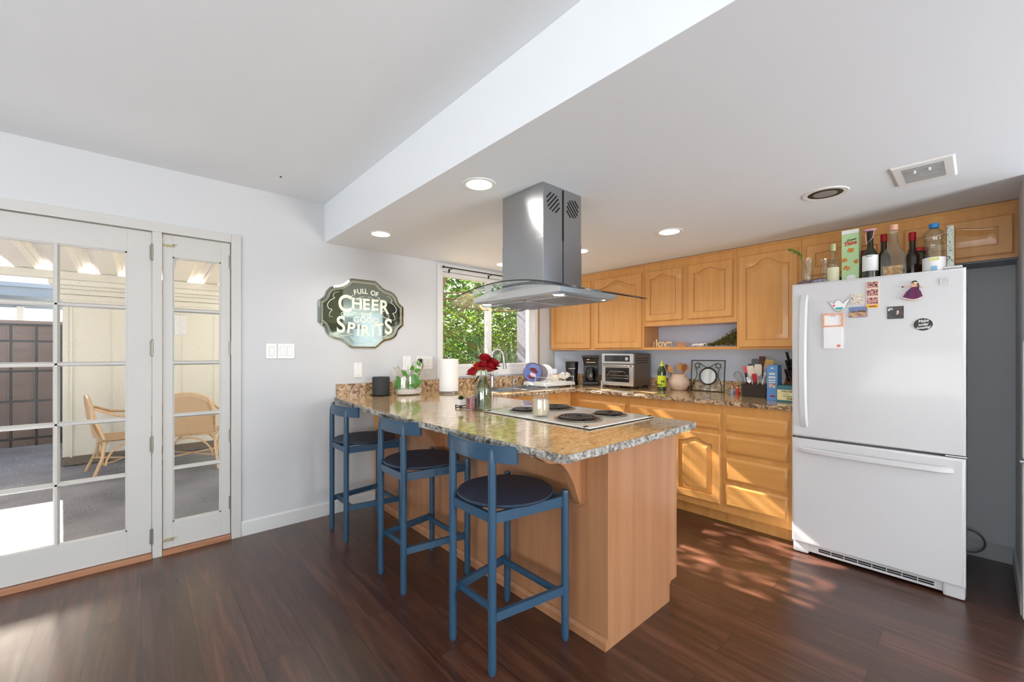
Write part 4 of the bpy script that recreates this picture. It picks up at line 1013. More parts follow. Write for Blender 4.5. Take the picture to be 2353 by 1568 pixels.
mb = MB(); mb.sphere((FX-.008, .237, 1.658), .009, (.8, 1, 1), 12); mb.box(FX-.009, FX-.001, .226, .249, 1.634, 1.650, bev=.003)
mb.tube([(FX-.007, .247, 1.646), (FX-.008, .262, 1.646), (FX-.008, .280, 1.642)], .0032, seg=6); mb.tube([(FX-.007, .228, 1.646), (FX-.008, .216, 1.640), (FX-.008, .205, 1.632)], .0032, seg=6)
part('figure', mb, mat('doll_skin', (232, 184, 150), .6), o)
mb = MB(); mb.sphere((FX-.007, .237, 1.664), .010, (.8, 1.1, .7), 10); mb.sphere((FX-.007, .284, 1.642), .005, (.8, 1, .7), 8); mb.tube([(FX-.010, .224, 1.656), (FX-.010, .221, 1.640), (FX-.010, .222, 1.622)], .003, seg=6); part('hair', mb, mat('doll_hair', (50, 38, 26), .6), o)
# oval sticker
o = thing('magnet', 'black oval magnet with white handwriting, lower right of the door', 'magnet', (FX-.002, .204, 1.397))
mb = MB(); mb.prism([(.204+.0395*math.cos(2*PI*k/40), 1.432+.0355*math.sin(2*PI*k/40)) for k in range(40)], 'x', FX-.0028, FX-.0005); part('backing', mb, M['white'], o, smooth=0)
mb = MB(); mb.prism([(.204+.0375*math.cos(2*PI*k/40), 1.432+.0335*math.sin(2*PI*k/40)) for k in range(40)], 'x', FX-.0034, FX-.0028); part('oval_face', mb, mat('chalk_black', (46, 46, 44), .5), o, smooth=0)
mb = None
for s_, dz_, sz in (('Make', .018, .021), ('today', 0, .019), ('Amazing!', -.017, .017)):
    q = text_mb(s_, sz, F_mx(FX-.0038, .204, 1.432+dz_, R(8)), .0003, sx=.9, shear=.35, bold=.0004); mb = q if mb is None else merge(mb, q)
part('lettering', mb, M['white'], o, smooth=0)

# ------------------------------------------------------------------ things on the fridge
FT = 1.706
def lathe_solo(name, prof, c, m, label, cat, **k):
    mb = MB(); mb.lathe(prof, c, 28); return solo(name, mb, m, label, cat, **k)
o = thing('plastic_bag', 'dark bag of seeds lying flat at the left front of the fridge top', 'bag', (3.32, .76, FT))
mb = MB(); mb.sphere((3.26, .765, FT+.022), .012, (3.0, 4.0, 2.0), 14); part('bag', mb, patchy('seed_bag', [(60, 50, 56), (130, 110, 120), (90, 76, 90)], 140), o)
mb = MB(); mb.sphere((3.24, .685, FT+.022), .013, (1.6, 3.6, 1.8), 14); solo('lavender_bundle', mb, patchy('lavender', [(110, 100, 130), (196, 190, 206), (70, 60, 84), (150, 140, 170)], 160), 'pale purple dried bundle lying on the fridge top beside the bag', 'dried flowers')
def jar_glass(name, prof, c, label, cat, m=None):
    o = thing(name, label, cat, c); mb = MB(); mb.lathe(prof, c, 28); part('glass_body', mb, m or M['glassc'], o); return o
o = jar_glass('glass_pitcher', [(0, .001), (.032, .001), (.036, .01), (.040, .10), (.037, .16), (.040, .215), (.038, .215), (.035, .16), (.037, .10), (.033, .008), (0, .006)], (3.40, .785, FT), 'clear glass pitcher holding a green sprig on the fridge', 'pitcher')
mb = MB(); mb.tube([(3.40, .785, FT+.03), (3.395, .79, FT+.15), (3.38, .83, FT+.25), (3.37, .86, FT+.27)], .0022, seg=6); part('sprig_stem', mb, M['stem'], o)
mb = MB(); rgq = random.Random(3)
for k in range(40):
    q = k/40; c = Vector((3.385-.01*q, .805+.07*q, FT+.235+.045*math.sin(q*2))); a = rgq.uniform(0, 6.28); d = Vector((math.cos(a)*.3, math.sin(a)*.5+.3, math.sin(a)*.6)).normalized()*.034; s_ = Vector((.3, .2, .5)).normalized()*.007
    mb.face([mb.bm.verts.new(p) for p in (c, c+d*.5+s_, c+d, c+d*.5-s_)])
part('sprig_leaves', mb, M['green'], o, smooth=0)
o = jar_glass('glass_carafe', [(0, .001), (.030, .001), (.034, .01), (.036, .09), (.026, .12), (.026, .18), (.030, .20), (.028, .20), (.024, .18), (.024, .12), (.033, .09), (.030, .008), (0, .005)], (3.42, .69, FT), 'empty clear glass carafe behind the small bottle on the fridge', 'carafe')
def bottle(name, label, c, rb, h, rn, hn, m, cap=None, caph=.03, lab=None, rc=None, sx=1, sy=1, labm=None):
    o = thing(name, label, 'bottle', c)
    sh = h-hn; prof = [(0, .001), (rb*.92, .001), (rb, .008), (rb, sh*.72), (rb*.92, sh*.82), (rb*.6, sh*.93), (rn*1.05, sh), (rn, h-.004), (rn*1.1, h-.003), (rn*1.1, h), (0, h)]
    mb = MB(); mb.lathe(prof, c, 28, sx, sy); part('bottle_body', mb, m, o)
    if cap: mb = MB(); mb.lathe([((rc or rn*1.2), 0), (rc or rn*1.2, caph), ((rc or rn*1.2)*.92, caph+.002), (0, caph+.002)], (c[0], c[1], c[2]+h-caph*.8), 20); part('cap', mb, cap, o)
    if lab:
        z0, z1 = lab; mb = MB(); mb.lathe([(rb*1.012, z0), (rb*1.012, z1)], c, 28, sx, sy); part('paper_label', mb, labm or M['paper'], o)
    return o
dkg = mat('dark_green_bottle', (30, 34, 20), .08, coat=.6); dkb = mat('dark_brown_bottle', (40, 24, 16), .08, coat=.6)
redc = mat('red_foil', (170, 22, 34), .3, .3); 
bottle('glass_bottle', 'small clear bottle with pale green seal left of the cracker box', (3.33, .630, FT), .031, .262, .012, .075, M['glassg'], mat('pale_green_seal', (176, 178, 130), .5), .045, (.03, .12), labm=mat('cream_paper', (226, 224, 190), .7))
# cracker box
o = thing('cracker_box', 'tall pale green cracker box with pictures of square crackers on the fridge', 'box', (3.36, .545, FT))
mb = MB(); mb.box(3.34, 3.40, .502, .588, FT, 2.055, bev=.001); part('carton', mb, mat('pale_green_carton', (182, 214, 160), .5), o)
mb = MB(); mb.box(3.3392, 3.341, .503, .587, 2.030, 2.054); part('top_band', mb, M['paper'], o)
rgq = random.Random(11); crk = patchy('cracker_print', [(226, 160, 70), (206, 130, 50), (190, 104, 40)], 70)
for (y, z, a, s_) in ((.543, 1.925, .3, .030), (.575, 1.868, -.3, .028), (.512, 1.850, .9, .028), (.563, 1.815, .5, .030)):
    P4 = []; mb = MB()
    for k in range(4): b = a+PI/4+k*PI/2; P4.append((min(.5875, max(.5025, y+s_*.72*math.cos(b))), z+s_*.6*math.sin(b)))
    mb.prism(P4, 'x', 3.3385, 3.3402); part('cracker_picture', mb, crk, o, smooth=0)
mb = MB(); mb.prism([(.520, FT+.002), (.560, FT+.002), (.562, FT+.05), (.550, FT+.064), (.530, FT+.064), (.518, FT+.05)], 'x', 3.3388, 3.3402); part('tag_print', mb, M['white'], o, smooth=0)
part('lettering', text_mb('Thins', .034, F_mx(3.3385, .545, 1.968, R(9)), .0004, sx=.85, shear=.15, bold=.0012), mat('red_print', (206, 30, 30), .5), o, smooth=0)
part('small_lettering', text_mb('Cheese', .016, F_mx(3.3385, .538, 1.990, R(9)), .0004, bold=.0004), M['blackm'], o, smooth=0)
o = bottle('wine_bottle', 'dark wine bottle with white label and a pink mask over its neck', (3.33, .447, FT), .038, .31, .0145, .095, dkg, M['blackm'], .06, (.07, .165), rc=.0152)
part('label_lettering', text_mb('RESERVA', .009, F_mx(3.33-.0392, .447, FT+.157), .0003), M['blackm'], o, smooth=0)
mb = MB(); mb.sphere((3.325, .449, FT+.322), .030, (.9, 1.15, .28), 16); mb.tube([(3.30, .425, FT+.318), (3.305, .432, FT+.27), (3.31, .462, FT+.235), (3.31, .468, FT+.30)], .0016, seg=6)
solo('face_mask', mb, mat('pink_mask', (224, 168, 180), .8), 'pink mask draped over the wine bottle neck', 'mask')
bottle('glass_bottle', 'bottle with red and black capped neck behind the wine bottle', (3.46, .400, FT), .034, .30, .0145, .09, dkb, redc, .045, None, rc=.0165)
mb = MB(); mb.box(3.42, 3.50, .452, .512, FT, 1.93, bev=.004); solo('carton', mb, mat('dark_red_carton', (110, 30, 24), .5), 'dark red carton half hidden between the cracker box and the wine bottle', 'box')
# flat spirit bottle
o = thing('spirit_bottle', 'wide clear spirit bottle with a wooden stopper in the middle of the fridge top', 'bottle', (3.33, .34, FT))
pr = [(.285, .005), (.292, .0), (.390, .0), (.397, .005), (.397, .150), (.390, .165), (.362, .195), (.357, .215), (.357, .295), (.325, .295), (.325, .215), (.320, .195), (.292, .165), (.285, .150)]
mb = MB(); mb.prism([(a, FT+b) for a, b in pr], 'x', 3.305, 3.355, bev=.006); part('bottle_body', mb, M['glassg'], o)
mb = MB(); mb.box(3.302, 3.3045, .300, .385, FT+.012, FT+.085); part('paper_label', mb, patchy('tan_label', [(196, 166, 120), (176, 140, 96), (150, 112, 74)], 60), o)
mb = MB(); mb.lathe([(0, 0), (.020, 0), (.020, .032), (0, .032)], (3.33, .341, FT+.297), 20); part('stopper', mb, mat('pale_wood_stopper', (222, 170, 140), .6), o)
bottle('glass_bottle', 'dark bottle with a red foil cap right of the wide clear bottle', (3.42, .268, FT), .032, .275, .014, .09, dkb, redc, .05, None, rc=.0165)
o = thing('glass_jar', 'dark jar with a flat red lid behind the red capped bottle', 'jar', (3.47, .245, FT))
mb = MB(); mb.lathe([(0, .001), (.045, .001), (.048, .01), (.048, .15), (.040, .17), (.040, .18), (0, .18)], (3.47, .245, FT), 28); part('jar_body', mb, dkb, o)
mb = MB(); mb.lathe([(0, 0), (.046, 0), (.046, .018), (.040, .022), (0, .022)], (3.47, .245, FT+.175), 28); part('lid', mb, redc, o)
# big plastic bottle
o = thing('plastic_bottle', 'big ribbed clear plastic bottle with a blue cap and white label', 'bottle', (3.33, .173, FT))
mb = MB(); prof = [(0, .001), (.042, .001), (.047, .010)]
for k in range(16): prof.append((.047-.0022*(k % 2), .012+k*.011))
prof += [(.040, .195), (.043, .205), (.047, .225), (.043, .245), (.030, .262), (.018, .272), (.018, .285), (0, .285)]
mb.lathe(prof, (3.33, .173, FT), 28); part('bottle_body', mb, M['glassg'], o)
mb = MB(); mb.lathe([(0, 0), (.021, 0), (.021, .022), (.018, .025), (0, .025)], (3.33, .173, FT+.274), 20); part('cap', mb, mat('blue_cap', (36, 128, 196), .4), o)
mb = MB(); mb.lathe([(.0478, .012), (.0478, .105)], (3.33, .173, FT), 28); part('paper_label', mb, M['paper'], o)
mb = MB(); mb.box(3.2808, 3.2828, .158, .183, FT+.03, FT+.055); part('blue_patch', mb, mat('light_blue_print', (140, 190, 226), .5), o)
mb = MB(); mb.box(3.2812, 3.2828, .150, .190, FT+.085, FT+.10); part('yellow_patch', mb, mat('yellow_print', (222, 216, 120), .5), o)
o = thing('cardboard_box', 'slim box with a pale green printed side at the right end of the fridge top', 'box', (3.40, .115, FT))
mb = MB(); mb.box(3.345, 3.46, .094, .1235, FT, 1.985, bev=.001); part('carton', mb, mat('orange_carton', (196, 110, 60), .5), o)
mb = MB(); mb.box(3.3442, 3.3455, .096, .1225, FT+.002, 1.983); part('printed_side', mb, patchy('news_print', [(90, 100, 96), (196, 210, 196), (216, 226, 212), (170, 190, 176)], 120), o)
# hose behind the fridge and the appliance at the frame edge
mb = MB(); mb.tube([(3.87, .07, .17)]+[(3.87, .055-.075*math.sin(PI*k/14), .105+.07*math.cos(PI*k/14)) for k in range(15)]+[(3.87, .10, .03)], .005, seg=8)
solo('water_hose', mb, mat('grey_hose', (86, 90, 92), .4), 'grey water hose looping beside the fridge in the alcove', 'hose')
t = thing('upright_freezer', 'white upright appliance just showing at the right edge of the picture', 'freezer', (3.4, -.45, 0))
mb = MB(); mb.box(3.16, 3.80, -.74, -.163, .02, 1.33, bev=.008); part('cabinet_body', mb, M['fridge'], t)
mb = MB(); mb.box(3.10, 3.158, -.72, -.132, .775, 1.337, bev=.012); part('upper_door', mb, M['fridge'], t)
mb = MB(); mb.box(3.10, 3.158, -.72, -.132, .02, .762, bev=.012); part('lower_door', mb, M['fridge'], t)
mb = MB(); mb.box(3.09, 3.15, -.160, -.124, .764, .773, bev=.001); part('hinge', mb, M['chrome'], t)

# ================================================================== WALL A THINGS
# sign
sxc, szc, hw, hh = 1.402, 1.604, .361, .286
q1 = [(.28, 1.0), (.36, .93), (.43, .845), (.53, .775), (.66, .74), (.76, .68), (.83, .57), (.855, .47), (.89, .40), (.95, .335), (1.0, .29)]
full = q1+[(a, -b) for a, b in q1[::-1]]+[(-a, -b) for a, b in q1]+[(-a, b) for a, b in q1[::-1]]
t = thing('mirrored_sign', 'shaped mirror sign reading Full of Cheer and Good Spirits on the white wall', 'sign', (sxc, YA-.01, szc-hh))
mb = MB()
def ring(s, y, off=0): 
    out = []
    n_ = len(full)
    for i, (a, b) in enumerate(full):
        p = Vector((a*hw, b*hh)); pr_ = Vector((full[i-1][0]*hw, full[i-1][1]*hh)); nx = Vector((full[(i+1) % n_][0]*hw, full[(i+1) % n_][1]*hh)); tn = (nx-pr_).normalized(); no = Vector((tn.y, -tn.x))
        if no.dot(p) < 0: no = -no
        p = p-no*off; out.append((sxc+p.x, y, szc+p.y))
    return out
mb.loops([ring(1, YA-.004), ring(1, YA-.009), ring(1, YA-.012, .014)], cap_last=False)
vs = [mb.bm.verts.new(p) for p in ring(1, YA-.012, .014)]; f = mb.bm.faces.new(vs); mb.bm.normal_update(); bmesh.ops.triangulate(mb.bm, faces=[f_ for f_ in mb.bm.faces if len(f_.verts) > 4])
part('mirror_plate', mb, M['mirror'], t, smooth=20)
for off in (.022, .032):
    mb = MB(); mb.tube(ring(1, YA-.0125, off), .0014, seg=5, closed=True); part('border_line', mb, M['letter'], t)
sy = YA-.0128
def letters(items, nm):
    mb = None
    for ch, x, z, size, roll, sx_, bold in items:
        q = text_mb(ch, size, F_my(x, sy, z, R(roll)), .0006, sx=sx_, bold=bold); mb = q if mb is None else merge(mb, q)
    part(nm, mb, M['letter'], t, smooth=0)
def sp(u, v): return sxc+u*hw, szc+v*hh
def serif(items):   # small feet so the letters read as serif capitals
    return items
L_ = []
for ch, u, v, r in (('F', -.20, .60, 12), ('U', -.105, .635, 7), ('L', -.01, .655, 3), ('L', .055, .655, 0), ('O', .22, .625, -8), ('F', .315, .595, -12)):
    x, z = sp(u, v); L_.append((ch, x, z, .058, r, .95, .0012))
letters(L_, 'lettering')
L_ = []
for ch, u, v, s_, w_ in (('C', -.43, .24, .19, .85), ('H', -.16, .27, .125, 1.05), ('E', .055, .27, .125, 1.05), ('E', .26, .27, .125, 1.05), ('R', .49, .22, .165, .85)):
    x, z = sp(u, v); L_.append((ch, x, z, s_, 0, w_, .0035))
letters(L_, 'lettering')
x, z = sp(.06, -.005); letters([('and', x, z, .058, 0, 1.1, .0008)], 'lettering')
x, z = sp(.06, -.185); letters([('GOOD', x, z, .066, 0, 1.05, .0012)], 'lettering')
L_ = []
for ch, u, v, s_, r, w_ in (('S', -.52, -.36, .185, 0, .85), ('P', -.30, -.44, .125, -8, 1.0), ('I', -.13, -.49, .125, -4, 1.0), ('R', .03, -.50, .125, 0, 1.0), ('I', .21, -.49, .125, 4, 1.0), ('T', .38, -.44, .125, 8, 1.0), ('S', .60, -.36, .185, 0, .85)):
    x, z = sp(u, v); L_.append((ch, x, z, s_, r, w_, .0035))
letters(L_, 'lettering')
mb = MB()
for ch_u in ((-.16, .27), (.055, .27), (.26, .27), (.49, .27)):
    for dz_ in (-.044, .044):
        x, z = sp(*ch_u); mb.box(x-.034, x+.030 if ch_u[0] < 0 else x+.004, sy-.001, sy, z+dz_-.0022, z+dz_+.0022)
for u, v in ((-.30, -.44), (-.13, -.49), (.03, -.50), (.21, -.49), (.38, -.44)):
    x, z = sp(u, v); mb.box(x-.022, x+.018, sy-.001, sy, z-.047, z-.043); mb.box(x-.022, x+.010, sy-.001, sy, z+.042, z+.046)
part('serifs', mb, M['letter'], t)
def scroll(pts, r=.0022):
    P_ = []
    for a, b in zip(pts, pts[1:]):
        for k in range(4): P_.append((a[0]+(b[0]-a[0])*k/4, a[1]+(b[1]-a[1])*k/4))
    P_.append(pts[-1])
    for _ in range(2): P_ = [P_[0]]+[((P_[i-1][0]+P_[i][0]*2+P_[i+1][0])/4, (P_[i-1][1]+P_[i][1]*2+P_[i+1][1])/4) for i in range(1, len(P_)-1)]+[P_[-1]]
    n_ = len(P_); mb = MB(); mb.tube([(*[(sxc+u*hw), ], sy, szc+v*hh) for u, v in P_], [r*(.45+.75*math.sin(PI*i/(n_-1))) for i in range(n_)], seg=5); part('scroll', mb, M['letter'], t)
for sg in (-1, 1):
    scroll([(sg*.04+.05, .50), (sg*.12+.05, .49), (sg*.22+.05, .42), (sg*.30+.05, .42), (sg*.34+.05, .48), (sg*.30+.05, .53), (sg*.27+.05, .48)])
    scroll([(sg*.20+.05, -.02), (sg*.26+.05, .03), (sg*.36+.05, -.02), (sg*.50+.05, -.10), (sg*.58+.05, -.05), (sg*.54+.05, .02), (sg*.50+.05, -.03)])
    scroll([(sg*.56, .58), (sg*.66, .55), (sg*.70, .44), (sg*.64, .40), (sg*.74, .34), (sg*.82, .20), (sg*.78, .08), (sg*.70, .08), (sg*.76, -.02), (sg*.78, -.12), (sg*.70, -.14)])
    scroll([(sg*.66, -.62), (sg*.60, -.56), (sg*.54, -.62), (sg*.48, -.66), (sg*.36, -.63), (sg*.24, -.68)])
    scroll([(sg*.0, -.84), (sg*.14, -.82), (sg*.26, -.74), (sg*.30, -.66)])
scroll([(-.02, -.84), (.0, -.82), (.02, -.84)], .003)
# switches and outlets
def plate(name, x0, x1, z0, z1, label, rockers=(), screws=(), cat='light switch'):
    t = thing(name, label, cat, ((x0+x1)/2, YA-.003, z0))
    mb = MB(); mb.box(x0, x1, YA-.007, YA-.0005, z0, z1, bev=.002); part('cover_plate', mb, M['white'], t)
    for a, b in rockers:
        mb = MB(); zc = (z0+z1)/2; mb.prism([(YA-.007, zc-.034), (YA-.0075, zc-.033), (YA-.012, zc+.031), (YA-.007, zc+.034)], 'x', a, b); r = part('rocker', mb, M['white'], t)
        mb = MB(); e = .0015
        for (p0, p1, r0, r1) in ((a-e, a, zc-.036, zc+.036), (b, b+e, zc-.036, zc+.036), (a-e, b+e, zc-.036, zc-.0345), (a-e, b+e, zc+.0345, zc+.036)): mb.box(p0, p1, YA-.0076, YA-.007, r0, r1)
        part('gap_line', mb, M['fridgeg'], r)
    for x, z in screws:
        mb = MB(); mb.cyl((x, YA-.0085, z), (x, YA-.007, z), .003, seg=10); part('screw', mb, M['nickel'], t)
    return t
plate('light_switch', .686, .757, 1.238, 1.346, 'single white rocker switch on the wall left of the sign', [(.706, .738)])
plate('light_switch', .760, .874, 1.238, 1.346, 'double white rocker switch right of the single switch', [(.776, .808), (.824, .856)])
plate('wall_plate', 1.322, 1.390, 1.077, 1.196, 'blank white wall plate above the black speaker', screws=[(1.356, 1.181), (1.356, 1.092)], cat='wall plate')
plate('power_outlet', 1.760, 1.836, 1.128, 1.250, 'white outlet plate behind the potted plant', [(1.781, 1.815)], [(1.798, 1.243)], cat='outlet')
plate('light_switch', 1.895, 2.062, 1.128, 1.246, 'three gang white switch plate beside the window', [(1.960, 1.990), (2.010, 2.040)], [(1.93, 1.236)])
mb = MB(); mb.box(1.905, 1.94, YA-.034, YA-.008, 1.19, 1.225, bev=.006); mb.tube([(1.925, YA-.03, 1.20), (1.945, YA-.035, 1.17), (1.93, YA-.03, 1.13), (1.90, YA-.035, 1.06), (1.86, YA-.05, .99)], .003, seg=6)
solo('power_plug', mb, M['blackm'], 'black plug and cord in the outlet beside the window', 'plug')
# curtain rod
t = thing('curtain_rod', 'thin black curtain rod above the kitchen window', 'curtain rod', (2.79, YA-.06, 2.08))
mb = MB(); mb.cyl((2.155, YA-.06, 2.093), (3.45, YA-.06, 2.093), .006, seg=12); part('rod', mb, M['black'], t)
for x in (2.15, 3.455):
    mb = MB(); mb.sphere((x, YA-.06, 2.093), .012, seg=12); part('finial', mb, M['black'], t)
for x in (2.235, 2.72, 3.38):
    mb = MB(); mb.box(x-.008, x+.008, YA-.026, YA-.0205, 2.050, 2.085, bev=.001); mb.cyl((x, YA-.022, 2.075), (x, YA-.060, 2.080), .004, seg=8); mb.tube([(x, YA-.06, 2.080), (x, YA-.07, 2.086), (x, YA-.072, 2.094)], .004, seg=6); part('bracket', mb, M['black'], t)
# ================================================================== THINGS ON THE COUNTERS
Z = CZ+.0006
t = thing('smart_speaker', 'black cylindrical speaker on the granite under the sign', 'speaker', (1.50, 3.31, Z))
mb = MB(); mb.lathe([(0, .006), (.066, .006), (.070, .012), (.070, .148), (.066, .155), (0, .155)], (1.50, 3.31, Z), 36); part('cylinder_body', mb, mat('speaker_cloth', (50, 53, 56), .7, bump=(400, .3, .001)), t)
mb = MB(); mb.lathe([(0, 0), (.080, 0), (.082, .004), (.078, .0062), (0, .0062)], (1.50, 3.31, Z), 36); part('base_ring', mb, M['black'], t)
# terrarium planter
c = (1.715, 3.235, Z)
t = thing('glass_planter', 'glass bowl of white pebbles with a trailing green plant and dried twigs', 'plant', c)
mb = MB(); mb.lathe([(0, .002), (.105, .002), (.118, .02), (.120, .06), (.116, .155), (.114, .155), (.117, .06), (.112, .02), (0, .006)], c, 36, 1, .72); part('glass_bowl', mb, M['glassc'], t)
mb = MB(); mb.lathe([(0, .007), (.105, .008), (.113, .022), (.114, .045), (.08, .055), (.03, .048), (0, .052)], c, 36, 1, .72); part('pebbles', mb, M['pebble'], t)
rgq = random.Random(21)
def leaf(mb, p, d, s, wid=.75, up=Vector((0, 0, 1))):
    d = d.normalized(); sd = d.cross(up); sd = sd.normalized() if sd.length > .01 else Vector((1, 0, 0)); n = sd.cross(d)
    pts = [(0, 0), (.18, .34), (.45, .42), (.75, .24), (1, 0), (.75, -.24), (.45, -.42), (.18, -.34)]
    c0 = mb.bm.verts.new(p+d*s*.45-n*s*.06); vs = [mb.bm.verts.new(p+d*s*a+sd*s*b*wid+n*s*(.06*abs(b)-.12*a*a)) for a, b in pts]
    for i in range(8): mb.face([c0, vs[i], vs[(i+1) % 8]])
mb = MB(); ms = MB(); vw = Vector((.47, .88, -.1))
for (u, z, du, dz_, s, q) in [(.045, .175, .5, -.8, .095, -.05), (.02, .13, .9, -.2, .08, -.06), (-.06, .085, -.5, .5, .06, -.07), (-.03, .06, -.7, -.2, .06, -.08), (-.085, .06, -.3, .8, .055, -.05), (.0, .10, -.8, .2, .06, -.06), (.065, .115, .9, -.1, .065, -.05), (-.07, .05, .2, .9, .06, -.04), (.015, .08, .3, .7, .055, -.05), (.078, .285, .4, -.9, .055, -.02), (.01, .14, -.3, .6, .05, -.06), (-.08, .045, .7, .2, .05, -.07), (.05, .06, .6, .5, .06, -.06), (.055, .195, .8, .3, .06, -.04), (-.045, .10, -.8, .4, .05, -.06), (.035, .055, -.2, .9, .07, -.05), (-.01, .165, -.5, .5, .06, -.04), (.03, .20, .2, .8, .055, -.03), (-.055, .12, -.6, .6, .055, -.05), (.0, .06, .8, .4, .07, -.07), (-.075, .085, .5, .7, .06, -.05), (.075, .075, .4, .8, .055, -.03)]:
    p = Vector((c[0]+.746*u+.666*q, c[1]-.666*u+.746*q*.9, c[2]+z)); leaf(mb, p, Vector((.746*du, -.666*du, dz_)), s, .8, vw)
    ms.tube([(c[0], c[1], c[2]+.04), ((c[0]+p.x)/2, (c[1]+p.y)/2+.01, max(c[2]+.05, p.z-.02)), p], .0018, seg=5)
part('leaves', mb, mat('pothos_leaf', (70, 132, 34), .4, coat=.2), t, smooth=0); part('stems', ms, M['stem'], t)
mb = MB()
for k in range(9):
    a = rgq.uniform(-.9, .9); b0 = Vector((c[0]+rgq.uniform(-.05, .03), c[1]-.02, c[2]+.04)); P_ = [b0+Vector((a*.05*q+rgq.uniform(-.006, .006), -.01*q+rgq.uniform(-.01, .01), .04*q)) for q in range(6)]
    mb.tube(P_, .0024, seg=5)
mb.tube([(c[0]-.05, c[1]-.02, c[2]+.05), (c[0]-.08, c[1]-.03, c[2]+.19), (c[0]-.11, c[1]-.03, c[2]+.24), (c[0]-.14, c[1]-.03, c[2]+.22), (c[0]-.13, c[1]-.03, c[2]+.19)], .002, seg=5)
mb.tube([(c[0]+.04, c[1]-.02, c[2]+.05), (c[0]+.07, c[1]-.03, c[2]+.15), (c[0]+.13, c[1]-.03, c[2]+.19), (c[0]+.16, c[1]-.02, c[2]+.15)], .0022, seg=5)
mb.tube([(c[0]-.02, c[1]-.02, c[2]+.10), (c[0]+.03, c[1]-.04, c[2]+.235), (c[0]+.10, c[1]-.02, c[2]+.31)], .002, seg=5)
part('twigs', mb, mat('dry_twig', (176, 164, 116), .7), t)
mb = MB(); mb.sphere((c[0]-.02, c[1]-.045, c[2]+.062), .022, (1, .7, .7), 10); part('blue_stone', mb, mat('blue_grey_stone', (150, 164, 196), .5), t)
# paper towels
c = (2.04, 3.12, Z)
t = thing('paper_towel_holder', 'roll of paper towels on a steel stand beside the window', 'paper towels', c)
mb = MB(); mb.lathe([(0, 0), (.086, 0), (.088, .008), (.080, .014), (0, .016)], c, 36); mb.cyl((c[0], c[1], c[2]+.01), (c[0], c[1], c[2]+.318), .006, seg=12); part('stand', mb, M['steel'], t)
mb = MB(); mb.lathe([(0, .318), (.010, .318), (.012, .33), (0, .338)], c, 16); part('finial', mb, M['black'], t)
mb = MB(); mb.lathe([(.02, .018), (.082, .018), (.084, .022), (.084, .296), (.081, .300), (.02, .300), (.019, .25)], c, 44); part('towel_roll', mb, M['paper'], t)
# little succulent
c = (1.555, 2.235, Z)
t = thing('potted_succulent', 'tiny succulent in a square white pot on a black stand', 'plant', c)
mb = MB(); mb.box(c[0]-.024, c[0]+.024, c[1]-.024, c[1]+.024, c[2]+.012, c[2]+.052, bev=.002); part('pot', mb, M['white'], t)
mb = MB()
for a in (-.027, .022):
    for b in (-.027, .022): mb.box(c[0]+a, c[0]+a+.005, c[1]+b, c[1]+b+.005, c[2], c[2]+.018)
for b in (-.027, .022): mb.box(c[0]-.027, c[0]+.027, c[1]+b, c[1]+b+.005, c[2]+.012, c[2]+.017); mb.box(c[0]+b, c[0]+b+.005, c[1]-.027, c[1]+.027, c[2]+.012, c[2]+.017); mb.box(c[0]-.027, c[0]+.027, c[1]+b, c[1]+b+.005, c[2], c[2]+.003)
part('stand', mb, M['black'], t)
mb = MB()
for k in range(26):
    a = k*2.4; e = .25+1.2*(1-k/26)*.0+k/26*1.2; leaf(mb, Vector((c[0], c[1], c[2]+.052)), Vector((math.cos(a)*math.cos(e), math.sin(a)*math.cos(e), math.sin(e)+.1)), .034-.008*k/26, .6)
part('leaves', mb, M['dgreen'], t, smooth=0)
# candles
def candle(c, r, h, label, fill, extra=True):
    t = thing('jar_candle', label, 'candle', c)
    mb = MB(); mb.lathe([(0, .001), (r*.95, .001), (r, .006), (r, h), (r-.002, h), (r-.002, .006), (0, .004)], c, 28); part('glass_jar', mb, M['glassc'], t)
    mb = MB(); mb.lathe([(0, .005), (r-.003, .006), (r-.003, h*.78), (0, h*.78)], c, 28); part('wax', mb, fill, t)
    mb = MB(); mb.cyl((c[0], c[1], c[2]+h*.78), (c[0], c[1], c[2]+h*.86), .0012, seg=6); part('wick', mb, M['black'], t)
    return t
candle((1.545, 2.105, Z), .037, .092, 'dark jar candle with red and blue picture beside the succulent', patchy('red_blue_wrap', [(40, 26, 30), (90, 40, 40), (180, 24, 34), (50, 56, 90), (120, 110, 104)], 40))
candle((1.635, 2.165, Z), .036, .088, 'dark red jar candle half hidden behind the vase', mat('dark_red_wax', (52, 18, 18), .6))
# vase with roses
c = (1.60, 2.06, Z)
t = thing('rose_vase', 'clear glass bottle vase on the bar holding red roses', 'vase', c)
mb = MB(); prof = [(0, .001), (.048, .001), (.054, .008), (.055, .06), (.053, .125), (.047, .150), (.031, .178), (.020, .198), (.0175, .215), (.0175, .270), (.020, .277), (.018, .277), (.0155, .27), (.0155, .215), (.029, .178), (.045, .150), (.051, .125), (.053, .06), (.050, .01), (0, .008)]
mb.lathe(prof, c, 36); part('glass_vase', mb, M['glassg'], t)
mb = MB(); mb.lathe([(0, .009), (.045, .010), (.0465, .06), (.0455, .12), (0, .121)], c, 28); part('water', mb, thin_glass('vase_water', (.80, .84, .72), 1.33), t)
heads = [(-.068, -.065, .248, .036), (-.03, -.035, .292, .036), (.008, -.005, .300, .042), (.020, .020, .355, .042), (.050, -.010, .290, .042), (.078, .010, .318, .040), (.06, .045, .275, .034)]
